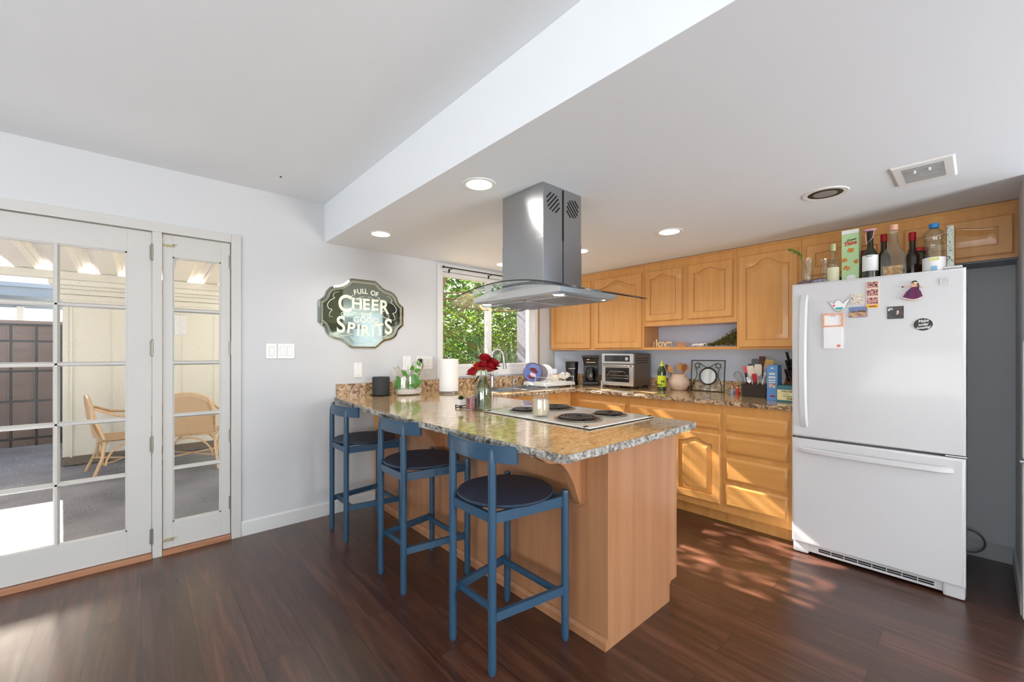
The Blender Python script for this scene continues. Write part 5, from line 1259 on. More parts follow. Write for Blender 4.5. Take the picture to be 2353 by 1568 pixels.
def rose(cx, cy, cz, r, m):
    o = thing('rose', None, 'flower', (cx, cy, cz))
    ax = Vector((cx-c[0], cy-c[1], .12)).normalized(); q = ax.to_track_quat('Z', 'Y').to_matrix(); P0 = Vector((cx, cy, cz))
    mb = MB()
    for layer, (n, rr, hh, op) in enumerate([(3, .30, .95, .15), (4, .52, .98, .35), (5, .76, .9, .65), (6, 1.0, .72, 1.1)]):
        for k in range(n):
            a0 = 2*PI*k/n+layer*.7; wdt = 2*PI/n*.72; G = []
            for i in range(5):
                u = i/4; row = []
                for j in range(7):
                    v = -1+2*j/6; a = a0+v*wdt*(.35+.65*math.sin(PI*(.15+.7*u)))
                    rad = r*rr*(.25+.75*math.sin(u*PI*.5))+r*op*.22*u*u; hgt = r*(-.55+1.45*hh*u)-r*.25*op*u*u*u*(1-.3*v*v)-r*.10*v*v*u
                    row.append(mb.bm.verts.new(P0+q @ Vector((rad*math.cos(a), rad*math.sin(a), hgt))))
                G.append(row)
            for i in range(4):
                for j in range(6): mb.face([G[i][j], G[i][j+1], G[i+1][j+1], G[i+1][j]])
    part('petals', mb, m, o)
    mb = MB(); st = P0-ax*r*.5; mb.sphere(st, r*.3, (1, 1, .8), 8); mb.tube([st, st.lerp(Vector((c[0], c[1], c[2]+.27)), .6), (c[0]+(cx-c[0])*.06, c[1]+(cy-c[1])*.06, c[2]+.262), (c[0]-(cx-c[0])*.30, c[1]-(cy-c[1])*.30, c[2]+.018)], .0024, seg=6)
    for k in range(5):
        a = 2*PI*k/5; d = q @ Vector((math.cos(a), math.sin(a), .5)); leaf(mb, st, d, r*.75, .35)
    part('stem', mb, M['stem'], o); return o
rl = ['lowest rose hanging out to the left of the vase, orange tinged', 'orange red rose second from the left', 'red rose facing the camera in the middle of the bunch', 'red rose at the top of the bunch', 'large red rose low on the right of the bunch', 'red rose at the right edge of the bunch', 'red rose tucked behind the right side of the bunch']
# image right is (+.746,-.666); spread heads across the view
for (u, dpt, hz, r), lb, i in zip([(-.066, .02, .232, .036), (-.030, .0, .268, .036), (.002, -.025, .270, .040), (.008, .01, .318, .040), (.042, -.02, .262, .042), (.064, .012, .285, .038), (.035, .04, .300, .034)], rl, range(7)):
    o = rose(c[0]+.746*u+.666*dpt, c[1]-.666*u+.746*dpt, c[2]+hz, r, M['rose2'] if i in (1,) else M['rose']); o['label'] = lb; o['group'] = 'roses in the vase'
mb = MB()
for (u, hz, du, dz_, s) in ((-.02, .215, -.6, -.7, .062), (.022, .225, .7, -.2, .05), (-.01, .19, -.4, -.8, .05)):
    leaf(mb, Vector((c[0]+.746*u, c[1]-.666*u, c[2]+hz)), Vector((du*.746-.2, -du*.666-.2, dz_)), s)
part('rose_leaves', mb, M['dgreen'], t, smooth=0)
# jar on the cooktop
c = (1.64, 1.60, CZ+.011)
t = thing('glass_jar', 'open glass jar of cloudy liquid standing on the cooktop', 'jar', c)
mb = MB(); mb.lathe([(0, .001), (.043, .001), (.048, .006), (.048, .090), (.042, .104), (.039, .110), (.041, .114), (.041, .120), (.039, .120), (.037, .110), (.040, .102), (.046, .090), (.046, .008), (0, .005)], c, 36); part('glass_body', mb, M['glassc'], t)
mb = MB(); mb.lathe([(0, .006), (.045, .008), (.0455, .088), (0, .088)], c, 32); part('cloudy_liquid', mb, mat('cloudy_liquid', (206, 190, 168), .25), t)

# dish rack
c = (3.26, 3.06, Z)
t = thing('dish_rack', 'white wire dish rack with a tray beside the sink', 'dish rack', c)
rx0, rx1, ry0, ry1 = 3.04, 3.48, 2.885, 3.225
mb = MB(); mb.box(rx0, rx1, ry0, ry1, Z+.014, Z+.024, bev=.003)
for (a, b, e, f_) in ((rx0, rx1, ry0, ry0+.006), (rx0, rx1, ry1-.006, ry1), (rx0, rx0+.006, ry0, ry1), (rx1-.006, rx1, ry0, ry1)): mb.box(a, b, e, f_, Z+.018, Z+.042, bev=.002)
for x in (rx0+.03, rx1-.03):
    for y in (ry0+.03, ry1-.03): mb.cyl((x, y, Z), (x, y, Z+.016), .008, seg=8)
part('tray', mb, M['white'], t)
mb = MB(); k = .012
mb.tube([(rx0+k, ry0+k, Z+.105), (rx1-k, ry0+k, Z+.105), (rx1-k, ry1-k, Z+.105), (rx0+k, ry1-k, Z+.105)], .0035, seg=6, closed=True)
mb.tube([(rx0+k, ry0+k, Z+.05), (rx1-k, ry0+k, Z+.05), (rx1-k, ry1-k, Z+.05), (rx0+k, ry1-k, Z+.05)], .0025, seg=6, closed=True)
for q in range(4):
    x = rx0+k+(rx1-rx0-2*k)*q/3
    for y in (ry0+k, ry1-k): mb.cyl((x, y, Z+.03), (x, y, Z+.105), .002, seg=6)
for q in range(1, 12):
    y = ry0+k+(ry1-ry0-2*k)*q/12; mb.cyl((rx0+k, y, Z+.05), (rx1-k, y, Z+.05), .0015, seg=5)
for y in (ry0+k, (ry0+ry1)/2, ry1-k): mb.cyl((rx0+k, y, Z+.05), (rx0+k, y, Z+.105), .002, seg=6)
part('wire_basket', mb, M['white'], t)
def plate_disc(name, c, r, nrm, mm, label, cat, rim=None):
    q = Vector(nrm).normalized().to_track_quat('Z', 'Y').to_matrix().to_4x4(); Mx = Matrix.Translation(c) @ q
    o = thing(name, label, cat, c)
    mb = MB(); mb.lathe([(0, -.004), (r*.7, -.004), (r, .006), (r, .009), (r*.72, 0), (0, 0)], (0, 0, 0), 36)
    for v in mb.bm.verts: v.co = Mx @ v.co
    part('plate_body', mb, mm, o)
    if rim:
        mb = MB(); mb.tube([Mx @ Vector((r*math.cos(2*PI*k/36), r*math.sin(2*PI*k/36), .0075)) for k in range(36)], .003, seg=6, closed=True); part('rim', mb, rim, o)
    return o
nr = (-.66, -.72, .18)
o = plate_disc('dinner_plate', (3.075, 3.12, Z+.150), .098, nr, mat('blue_plate', (92, 110, 166), .25), 'blue plate with maroon and pink shapes standing in the dish rack', 'plate', mat('maroon_rim', (80, 30, 50), .4))
mb = MB(); q = Vector(nr).normalized().to_track_quat('Z', 'Y').to_matrix().to_4x4(); Mx = Matrix.Translation((3.075, 3.12, Z+.150)) @ q
def blob(pts, z=.0014):
    vs = [mb.bm.verts.new(Mx @ Vector((a, b, z))) for a, b in pts]; vb = [mb.bm.verts.new(Mx @ Vector((a, b, z-.001))) for a, b in pts]; mb.face(vs); n_ = len(pts)
    for i in range(n_): mb.face([vs[i], vs[(i+1) % n_], vb[(i+1) % n_], vb[i]])
blob([(-.01, .05), (.025, .045), (.055, .005), (.045, -.015), (.01, .0), (-.02, .02), (-.035, .035)]); blob([(-.055, -.035), (-.03, -.03), (.0, -.05), (.03, -.055), (.02, -.068), (-.03, -.068)])
part('maroon_shapes', mb, mat('maroon_glaze', (110, 24, 40), .3), o, smooth=0)
mb = MB(); blob([(-.02, .0), (.01, -.012), (.03, -.02), (.035, -.045), (.0, -.045), (-.03, -.025)], .0016); part('pink_shapes', mb, mat('pink_glaze', (226, 190, 206), .3), o, smooth=0)
plate_disc('dinner_plate', (3.150, 3.10, Z+.140), .092, nr, mat('grey_plate', (120, 112, 118), .3), 'grey plate standing behind the blue plate', 'plate')
plate_disc('dinner_plate', (3.225, 3.09, Z+.138), .094, nr, M['white'], 'white plate standing behind the grey plate', 'plate')
mb = MB(); mb.lathe([(0, .001), (.035, .001), (.046, .03), (.050, .075), (.047, .075), (.043, .03), (.03, .006), (0, .006)], (3.235, 2.955, Z+.052), 28); mb.tube([(3.19, 2.93, Z+.11), (3.165, 2.915, Z+.10), (3.165, 2.915, Z+.075), (3.19, 2.93, Z+.068)], .004, seg=6)
solo('mug', mb, mat('cream_glaze', (226, 214, 200), .35), 'cream mug in the front middle of the dish rack', 'mug')
mb = MB(); mb.lathe([(0, .0), (.022, .0), (.026, .02), (.026, .05), (.023, .05), (.02, .01), (0, .008)], (3.245, 2.965, Z+.135), 20); solo('small_cup', mb, mat('blue_white_cup', (206, 216, 236), .35), 'small pale blue cup stacked on the cream mug', 'cup')
mb = MB(); rb = random.Random(8)
for k in range(9): mb.sphere((3.33+.018*k*rb.uniform(.4, 1), 2.96+rb.uniform(-.03, .05), Z+.085+rb.uniform(0, .05)), .034, (rb.uniform(.6, 1.2), rb.uniform(.5, 1), rb.uniform(.4, .9)), 7, Vector((rb.uniform(-1, 1), rb.uniform(-1, 1), rb.uniform(-1, 1))).to_track_quat('Z', 'Y'))
solo('crumpled_bags', mb, patchy('pale_plastic', [(150, 132, 116), (216, 208, 200), (240, 238, 236), (120, 104, 92)], 45), 'crumpled pale plastic bags in the right end of the dish rack', 'bags')
# coffee grinder
c = (3.60, 3.03, Z)
t = thing('coffee_grinder', 'squat black coffee grinder in the corner beside the coffee maker', 'coffee grinder', c)
mb = MB(); mb.lathe([(0, 0), (.068, 0), (.070, .01), (.064, .05), (.066, .15), (.070, .19), (.071, .235), (.073, .238), (.073, .248), (.066, .256), (0, .258)], c, 36); part('grinder_body', mb, M['black'], t)
q = Vector((-.76, -.65, 0)); 
def curved_marks(c, r, z, n, h, w_, seed, mb=None):
    mb = mb or MB(); rq = random.Random(seed); a0 = math.atan2(-.65, -.76); x = -w_/2
    while x < w_/2:
        l = rq.uniform(.006, .016); aa = a0+x/r; bb = a0+min(x+l, w_/2)/r; mb.prism([(c[0]+r*math.cos(aa), c[1]+r*math.sin(aa)), (c[0]+r*math.cos(bb), c[1]+r*math.sin(bb)), (c[0]+(r+.001)*math.cos(bb), c[1]+(r+.001)*math.sin(bb)), (c[0]+(r+.001)*math.cos(aa), c[1]+(r+.001)*math.sin(aa))], 'z', c[2]+z, c[2]+z+h); x += l+.004
    return mb
part('white_markings', curved_marks(c, .070, .178, 5, .006, .075, 2), M['white'], t)
# coffee maker
c = (3.72, 2.86, Z)
t = thing('coffee_maker', 'black drip coffee maker with glass carafe on the counter', 'coffee maker', c)
mb = MB(); mb.box(c[0]-.10, c[0]+.09, c[1]-.088, c[1]+.088, c[2], c[2]+.045, bev=.015); mb.box(c[0]+.02, c[0]+.09, c[1]-.08, c[1]+.08, c[2]+.04, c[2]+.24, bev=.01)
part('base', mb, M['black'], t)
mb = MB(); mb.loops([[(c[0]-.075, c[1]-.072, c[2]+.215), (c[0]+.088, c[1]-.072, c[2]+.215), (c[0]+.088, c[1]+.072, c[2]+.215), (c[0]-.075, c[1]+.072, c[2]+.215)], [(c[0]-.095, c[1]-.088, c[2]+.30), (c[0]+.092, c[1]-.088, c[2]+.30), (c[0]+.092, c[1]+.088, c[2]+.30), (c[0]-.095, c[1]+.088, c[2]+.30)], [(c[0]-.105, c[1]-.097, c[2]+.306), (c[0]+.095, c[1]-.097, c[2]+.306), (c[0]+.095, c[1]+.097, c[2]+.306), (c[0]-.105, c[1]+.097, c[2]+.306)], [(c[0]-.105, c[1]-.097, c[2]+.316), (c[0]+.095, c[1]-.097, c[2]+.316), (c[0]+.095, c[1]+.097, c[2]+.316), (c[0]-.105, c[1]+.097, c[2]+.316)], [(c[0]-.09, c[1]-.085, c[2]+.324), (c[0]+.085, c[1]-.085, c[2]+.324), (c[0]+.085, c[1]+.085, c[2]+.324), (c[0]-.09, c[1]+.085, c[2]+.324)]])
part('filter_housing', mb, M['black'], t)
mb = MB(); cc = (c[0]-.035, c[1], c[2]+.046); mb.lathe([(0, .001), (.052, .001), (.062, .02), (.064, .06), (.055, .105), (.045, .13), (.043, .13), (.052, .10), (.06, .06), (.05, .006), (0, .004)], cc, 28); part('glass_carafe', mb, thin_glass('smoked_glass', (.45, .42, .40), base=.05), t)
mb = MB(); mb.lathe([(0, .128), (.047, .128), (.047, .145), (0, .15)], cc, 24); mb.tube([(cc[0]-.035, cc[1]-.035, cc[2]+.135), (cc[0]-.065, cc[1]-.065, cc[2]+.125), (cc[0]-.07, cc[1]-.07, cc[2]+.06), (cc[0]-.05, cc[1]-.045, cc[2]+.035)], .008, seg=8); part('carafe_lid', mb, M['black'], t)
mb = MB()
for (y0_, y1_) in ((-.05, -.03), (-.026, -.004), (.0, .018), (.022, .044)): mb.box(c[0]-.0855, c[0]-.083, c[1]+y0_, c[1]+y1_, c[2]+.247, c[2]+.253)
part('white_markings', mb, M['white'], t); mb = MB(); mb.box(c[0]-.094, c[0]-.0905, c[1]+.012, c[1]+.04, c[2]+.278, c[2]+.284); part('white_logo', mb, M['white'], t)
t.rotation_euler = (0, 0, R(36))
# outlet adapter and cord
mb = MB(); mb.box(3.70, 3.715, 2.695, 2.712, Z, Z+.055, bev=.002); solo('sugar_packet', mb, M['white'], 'small white block standing by the coffee maker', 'packet')
# toaster oven
c = (3.74, 2.43, Z)
t = thing('toaster_oven', 'stainless steel toaster oven air fryer with a glass door', 'toaster oven', c)
tx0, tx1, ty0, ty1 = 3.60, 3.925, 2.255, 2.625; th = .345
mb = MB(); mb.box(tx0+.02, tx1, ty0, ty1, Z+.022, Z+th, bev=.012); part('oven_body', mb, mat('dark_oven_shell', (132, 118, 106), .35, .7), t)
mb = MB(); mb.box(tx0, tx0+.022, ty0-.002, ty1+.002, Z+.022, Z+.235, bev=.006); f_ = part('door', mb, M['steelp'], t)
mb = MB(); mb.box(tx0-.004, tx0+.001, ty0+.045, ty1-.045, Z+.06, Z+.205, bev=.002); part('door_glass', mb, M['glassdark'], f_)
mb = MB()
for z in (.10, .125): mb.cyl((tx0-.0055, ty0+.05, Z+z), (tx0-.0055, ty1-.06, Z+z), .0015, seg=6)
mb.tube([(tx0-.005, ty1-.06, Z+.11), (tx0-.005, ty1-.10, Z+.165), (tx0-.005, ty0+.10, Z+.165), (tx0-.005, ty0+.06, Z+.12)], .0018, seg=6); part('rack_lines', mb, M['steel'], f_)
mb = MB(); mb.cyl((tx0-.030, ty0+.03, Z+.222), (tx0-.030, ty1-.03, Z+.222), .008, seg=12)
for y in (ty0+.04, ty1-.04): mb.cyl((tx0-.030, y, Z+.222), (tx0+.002, y, Z+.222), .005, seg=8)
part('handle', mb, M['steel'], f_)
mb = MB(); mb.box(tx0, tx0+.022, ty0-.002, ty1+.002, Z+.242, Z+th, bev=.006); f_ = part('control_panel', mb, M['steelp'], t)
mb = MB(); mb.box(tx0-.003, tx0+.001, ty0+.04, ty1-.035, Z+.265, Z+.328, bev=.002); part('display', mb, M['glassdark'], f_)
mb = MB(); mb.cyl((tx0-.016, ty0+.065, Z+.295), (tx0-.002, ty0+.065, Z+.295), .018, seg=20); part('knob', mb, M['chrome'], f_)
mb = MB()
for k in range(5):
    for j in range(3): mb.box(tx0+.06+k*.045, tx0+.09+k*.045, ty0-.001, ty0+.001, Z+.25+j*.022, Z+.258+j*.022)
part('side_vents', mb, M['darkgap'], t)
for (x, y) in ((tx0+.03, ty0+.03), (tx0+.03, ty1-.03), (tx1-.03, ty0+.03), (tx1-.03, ty1-.03)):
    mb = MB(); mb.lathe([(0, 0), (.014, 0), (.016, .023), (0, .023)], (x, y, Z), 12); part('foot', mb, M['black'], t)
mb = MB(); mb.tube([(3.66, 2.655, Z+.235), (3.66, 2.67, Z+.20), (3.72, 2.71, Z+.13), (3.83, 2.745, Z+.10), (3.90, 2.76, Z+.09)], .004, seg=6); part('power_cord', mb, M['black'], t)
# squeeze bottle
c = (3.69, 2.005, Z)
t = thing('squeeze_bottle', 'dark green squeeze bottle with lime label and pointed cap', 'bottle', c)
mb = MB(); mb.lathe([(0, 0), (.036, 0), (.039, .006), (.039, .165), (.034, .20), (.018, .222), (.016, .23), (0, .23)], c, 28); part('bottle_body', mb, mat('olive_green', (44, 62, 26), .15, coat=.5), t)
mb = MB(); mb.lathe([(.0395, .035), (.0395, .140)], c, 28); part('lime_label', mb, mat('lime_label', (206, 220, 40), .5), t)
mb = MB(); mb.lathe([(0, .0), (.019, 0), (.019, .012), (.010, .022), (.003, .052), (0, .053)], (c[0], c[1], c[2]+.228), 20); part('nozzle_cap', mb, mat('lime_cap', (216, 226, 60), .4), t)
q = text_mb('VIRGIN', .022, F_mx(c[0]-.0405, c[1], c[2]+.052), .0004, sx=.8, bold=.0006); part('lettering', merge(q, curved_marks(c, .0395, .075, 3, .02, .03, 5)), M['dgreen'], t, smooth=0)
# utensil crock
c = (3.84, 1.915, Z)
t = thing('utensil_crock', 'round cream clay crock holding wooden spoons', 'crock', c)
mb = MB(); mb.lathe([(0, 0), (.055, 0), (.072, .012), (.094, .05), (.098, .078), (.088, .108), (.066, .126), (.062, .135), (.068, .150), (.064, .152), (.056, .135), (.060, .125), (.08, .105), (.09, .078), (.07, .02), (0, .012)], c, 40); part('crock_body', mb, mat('bisque_clay', (232, 206, 184), .6, bump=(12, .2, .003)), t)
def spoon(base, tip, w_, m, label, kind='wooden_spoon', cat='spoon'):
    base = Vector(base); tip = Vector(tip); d = (tip-base); L = d.length; d.normalize(); h0 = tip-d*L*.30
    mb = MB(); mb.tube([base, h0], .0055, seg=8)
    view = Vector((-.75, -.66, 0)); s_ = d.cross(view).normalized(); n = s_.cross(d)
    pts = []
    for k in range(16): a = 2*PI*k/16; pts.append((math.sin(a), -math.cos(a)))
    c0 = h0.lerp(tip, .5); hl = (tip-h0).length/2*1.1
    top = [mb.bm.verts.new(c0+d*hl*b+s_*w_*a+n*.004*(1-abs(b))) for a, b in pts]; bot = [mb.bm.verts.new(c0+d*hl*b+s_*w_*a-n*.004) for a, b in pts]
    mb.face(top); mb.face(bot[::-1])
    for i in range(16): mb.face([top[i], top[(i+1) % 16], bot[(i+1) % 16], bot[i]])
    return solo(kind, mb, m, label, cat, 'utensils in the clay crock' if 'crock' in label else 'utensils in the dark bin')
wA = mat('beech', (206, 150, 88), .6); wB = mat('walnut', (150, 92, 50), .6); wC = mat('dark_walnut', (96, 56, 38), .6)
b0 = (c[0], c[1], c[2]+.03)
spoon(b0, (c[0]-.03, c[1]+.115, c[2]+.24), .016, wC, 'dark brown spatula tip leaning furthest left in the clay crock')
spoon(b0, (c[0]-.04, c[1]+.075, c[2]+.225), .026, wA, 'light round wooden spoon on the left of the clay crock')
spoon(b0, (c[0]+.0, c[1]-.02, c[2]+.255), .032, wA, 'broad light wooden spoon upright in the clay crock')
spoon(b0, (c[0]-.02, c[1]-.08, c[2]+.245), .022, wB, 'brown wooden spoon leaning right in the clay crock')
spoon(b0, (c[0]-.02, c[1]-.125, c[2]+.235), .006, M['rattan'], 'thin pale stick leaning furthest right in the clay crock', 'wooden_stick', 'stick')
# wrought frame with round mirror, leaning on the backsplash
t = thing('decorative_frame', 'square wrought iron frame with a small round mirror leaning on the backsplash', 'frame', (3.92, 1.67, Z))
M['bronze'] = mat('dark_bronze', (64, 54, 44), .45, .6)
y0, y1, z0_, z1_ = 1.525, 1.825, Z+.004, Z+.282
def lean(z): return 3.895+(z-Z)*.11
mb = MB(); mb.tube([(lean(z0_), y0, z0_), (lean(z0_), y1, z0_), (lean(z1_), y1, z1_), (lean(z1_), y0, z1_)], .0055, seg=6, closed=True); part('outer_frame', mb, M['bronze'], t)
cy_, cz_ = 1.668, Z+.138
mb = MB(); mb.tube([(lean(cz_+.075*math.sin(a))-.004, cy_+.075*math.cos(a), cz_+.075*math.sin(a)) for a in [2*PI*k/32 for k in range(32)]], .007, seg=8, closed=True); part('mirror_ring', mb, M['bronze'], t)
mb = MB(); vs = [mb.bm.verts.new((lean(cz_+.069*math.sin(a))-.004, cy_+.069*math.cos(a), cz_+.069*math.sin(a))) for a in [2*PI*k/32 for k in range(32)]]; mb.face(vs); vb = [mb.bm.verts.new(v.co+Vector((.003, 0, 0))) for v in vs]; mb.face(vb[::-1])
for i in range(32): mb.face([vs[i], vs[(i+1) % 32], vb[(i+1) % 32], vb[i]])
part('round_mirror', mb, mat('small_mirror', (214, 220, 222), .05, 1), t, smooth=0)
mb = MB(); v = [(lean(z0_)+.004, y0, z0_), (lean(z0_)+.004, y1, z0_), (lean(z1_)+.004, y1, z1_), (lean(z1_)+.004, y0, z1_)]; mb.quad(*v); vb = [tuple(Vector(p)+Vector((.002, 0, 0))) for p in v]; mb.quad(*vb[::-1]); part('glass_backing', mb, M['glassc'], t, smooth=0)
mb = MB()
for sg in (1, -1):
    cyy = cy_+.008
    def W_(u, w2): z = Z+.14+w2; return (lean(z)-.003, cyy+sg*u, z)
    mb.tube([W_(.135, -.13), W_(.12, -.05), W_(.095, .0), W_(.10, .05), W_(.11, .07)], .003, seg=6)
    mb.tube([W_(.08, .12), W_(.05, .10), W_(.02, .08), W_(.0, .078)], .003, seg=6)
    mb.tube([(lean(Z+.235)-.003, cyy+sg*.095+.02*math.cos(a), Z+.235+.02*math.sin(a)) for a in [2*PI*k/16 for k in range(16)]], .003, seg=6, closed=True)
    for a in (.3, 1.4, 2.4, 3.6, 4.7, 5.6): mb.tube([(lean(Z+.235)-.003, cyy+sg*.095+.02*math.cos(a), Z+.235+.02*math.sin(a)), (lean(Z+.235)-.003, cyy+sg*.095+.036*math.cos(a+.2), Z+.235+.036*math.sin(a+.2))], .0024, seg=5)
part('vine_scrolls', mb, M['bronze'], t)
# figurines
def figurine(c, body, label):
    t = thing('salt_shaker', label, 'shaker', c)
    mb = MB(); mb.lathe([(0, 0), (.016, 0), (.018, .006), (.016, .030), (.010, .042), (0, .044)], c, 16); part('shaker_body', mb, body, t)
    mb = MB(); mb.sphere((c[0], c[1], c[2]+.056), .014, seg=12); mb.cyl((c[0]-.006, c[1]+.016, c[2]+.035), (c[0]-.014, c[1]+.022, c[2]+.024), .004, seg=6); mb.cyl((c[0]-.006, c[1]-.016, c[2]+.035), (c[0]-.014, c[1]-.022, c[2]+.024), .004, seg=6); part('head', mb, mat('peach_glaze', (236, 176, 130), .3), t)
    mb = MB(); mb.sphere((c[0]+.003, c[1], c[2]+.064), .013, (1, 1, .8), 10); part('hat', mb, M['black'] if 'red' in label else mat('orange_glaze', (206, 96, 40), .3), t)
figurine((3.86, 1.437, Z), mat('blue_white_glaze', (150, 176, 214), .3), 'small ceramic shaker figure in pale blue beside the utensil bin')
figurine((3.84, 1.388, Z), mat('red_glaze', (206, 40, 34), .3), 'small ceramic shaker figure in red next to the pale blue one')
# utensil bin
c = (3.73, 1.20, Z)
t = thing('utensil_bin', 'dark brown open bin crammed with kitchen utensils', 'utensil holder', c)
def rr_(i, z): return [(3.655+i, 1.115+i, z), (3.80-i, 1.115+i, z), (3.80-i, 1.295-i, z), (3.655+i, 1.295-i, z)]
mb = MB(); mb.loops([rr_(.004, Z), rr_(0, Z+.098), rr_(0, Z+.102), rr_(.005, Z+.102), rr_(.009, Z+.01)]); part('bin_body', mb, mat('dark_brown_plastic', (48, 38, 34), .4), t)
g = 'utensils in the dark bin'
def wobj(name, mb, m, label, cat): return solo(name, mb, m, label, cat, g)
bx_, by_ = 3.72, 1.21
mb = MB()
for k in range(6):
    a = PI*k/6; P_ = []
    for j in range(13):
        q = j/12*PI; r_ = .028*math.sin(q)*(1 if True else 1); L_2 = .12*(1-math.cos(q))/2
        pass
base = Vector((3.69, 1.255, Z+.06)); tip = Vector((3.66, 1.345, Z+.195)); d = (tip-base).normalized(); s1_ = d.cross(Vector((-.7, -.7, 0))).normalized(); s2_ = d.cross(s1_)
mb.tube([base-d*.03, base+d*.03], .006, seg=8)
for k in range(5):
    a = PI*k/5; dirn = s1_*math.cos(a)+s2_*math.sin(a); P_ = [base+d*.03+d*.13*math.sin(PI*j/20)**.8+dirn*.030*math.sin(2*PI*j/20)*(1 if 1 else 0) for j in range(21)]
    mb.tube(P_, .0018, seg=5)
wobj('whisk', mb, M['nickel'], 'wire whisk sticking out of the left of the utensil bin', 'whisk')
def paddle(name, base, tip, w_, frac, m, label, cat, th=.004, round_=.4, m2=None):
    base = Vector(base); tip = Vector(tip); d = tip-base; L = d.length; d.normalize(); view = Vector((-.93, -.35, 0)); s_ = d.cross(view).normalized(); n = s_.cross(d); h0 = tip-d*L*frac
    mb = MB(); mb.tube([base, h0+d*.01], .005, seg=8)
    pts = [(-.55, 0), (-1, .25), (-1, .85), (-.8, 1), (.8, 1), (1, .85), (1, .25), (.55, 0)]
    A_ = [mb.bm.verts.new(h0+d*(L*frac)*b+s_*w_*a+n*th) for a, b in pts]; B_ = [mb.bm.verts.new(h0+d*(L*frac)*b+s_*w_*a-n*th) for a, b in pts]
    mb.face(A_); mb.face(B_[::-1])
    for i in range(8): mb.face([A_[i], A_[(i+1) % 8], B_[(i+1) % 8], B_[i]])
    wobj(name, mb, m, label, cat)
bz = Z+.012
paddle('spatula', (3.72, 1.24, bz), (3.70, 1.288, Z+.245), .011, .32, redc, 'dark red handled utensil on the left of the utensil bin', 'utensil')
paddle('spatula', (3.72, 1.22, bz), (3.69, 1.240, Z+.250), .024, .38, mat('cream_silicone', (240, 226, 206), .5), 'square cream spatula leaning left in the utensil bin', 'spatula', .005)
paddle('spatula', (3.74, 1.20, bz), (3.72, 1.192, Z+.262), .026, .38, mat('white_silicone', (244, 234, 216), .5), 'cream spatula upright right of the first in the utensil bin', 'spatula', .005)
paddle('ladle', (3.75, 1.21, bz), (3.76, 1.226, Z+.305), .026, .26, M['black'], 'black ladle behind the cream spatulas in the utensil bin', 'ladle')
paddle('turner', (3.77, 1.23, bz), (3.77, 1.265, Z+.26), .02, .28, M['blackm'], 'black turner at the back left of the utensil bin', 'turner')
paddle('spatula', (3.71, 1.20, bz), (3.68, 1.208, Z+.185), .018, .35, mat('red_silicone', (196, 40, 50), .5), 'short red spatula in the middle of the utensil bin', 'spatula')
paddle('wooden_turner', (3.77, 1.17, bz), (3.78, 1.18, Z+.325), .024, .28, wC, 'dark walnut turner, tallest in the utensil bin', 'turner')
paddle('wooden_turner', (3.74, 1.17, bz), (3.76, 1.118, Z+.30), .030, .34, mat('pale_bamboo', (206, 170, 100), .6), 'broad pale bamboo turner leaning right in the utensil bin', 'turner')
paddle('tongs', (3.69, 1.17, bz), (3.72, 1.13, Z+.24), .008, .6, M['steel'], 'steel tongs leaning right in the utensil bin', 'tongs')
paddle('measuring_spoon', (3.69, 1.225, bz), (3.665, 1.248, Z+.16), .014, .3, M['chrome'], 'steel measuring spoon at the front of the utensil bin', 'spoon')
paddle('peeler', (3.70, 1.25, bz), (3.675, 1.268, Z+.19), .008, .5, M['blackm'], 'black handled peeler at the front left of the utensil bin', 'peeler')
# blue carton
t = thing('blue_carton', 'tall narrow blue food carton in front of the knife block', 'box', (3.54, 1.03, Z))
mb = MB(); mb.box(3.50, 3.60, .992, 1.062, Z, Z+.262, bev=.001); part('carton', mb, mat('sky_blue_carton', (92, 146, 206), .45), t)
mb = MB()
for (a, b, z0, z1) in ((1.008, 1.046, .19, .205), (1.004, 1.050, .165, .180), (1.004, 1.050, .145, .155), (1.006, 1.048, .13, .138), (1.018, 1.036, .235, .245)): mb.box(3.4985, 3.5005, a, b, Z+z0, Z+z1)
part('white_print', mb, mat('pale_print', (216, 222, 216), .5), t)
mb = MB(); mb.box(3.4985, 3.5005, 1.005, 1.047, Z+.095, Z+.125); part('picture_print', mb, patchy('carton_photo', [(60, 50, 60), (230, 200, 190), (120, 90, 90)], 60), t)
mb = MB(); mb.box(3.4985, 3.5005, 1.008, 1.040, Z+.028, Z+.038); part('red_print', mb, redc, t)
# teal box with cream label
t = thing('teal_box', 'low teal box with a cream label at the end of the counter', 'box', (3.52, .92, Z))
mb = MB(); mb.box(3.46, 3.58, .852, .988, Z, Z+.118, bev=.002); part('box_body', mb, mat('teal_card', (62, 120, 134), .5), t)
mb = MB(); mb.box(3.4585, 3.4605, .853, .982, Z+.014, Z+.088); part('cream_label', mb, mat('cream_label', (232, 222, 170), .6), t)
q = text_mb('WELCOME', .017, F_mx(3.4583, .915, Z+.076), .0003, bold=.0004); q = merge(q, text_mb('to our', .012, F_mx(3.4583, .925, Z+.058), .0003)); part('lettering', q, M['blackm'], t, smooth=0)
q = text_mb('Tropical', .018, F_mx(3.4583, .915, Z+.042), .0003, bold=.0005); part('lettering', q, mat('green_print', (70, 140, 110), .5), t, smooth=0)
q = text_mb('HOME', .016, F_mx(3.4583, .900, Z+.024), .0003, bold=.0006); part('lettering', q, M['blackm'], t, smooth=0)
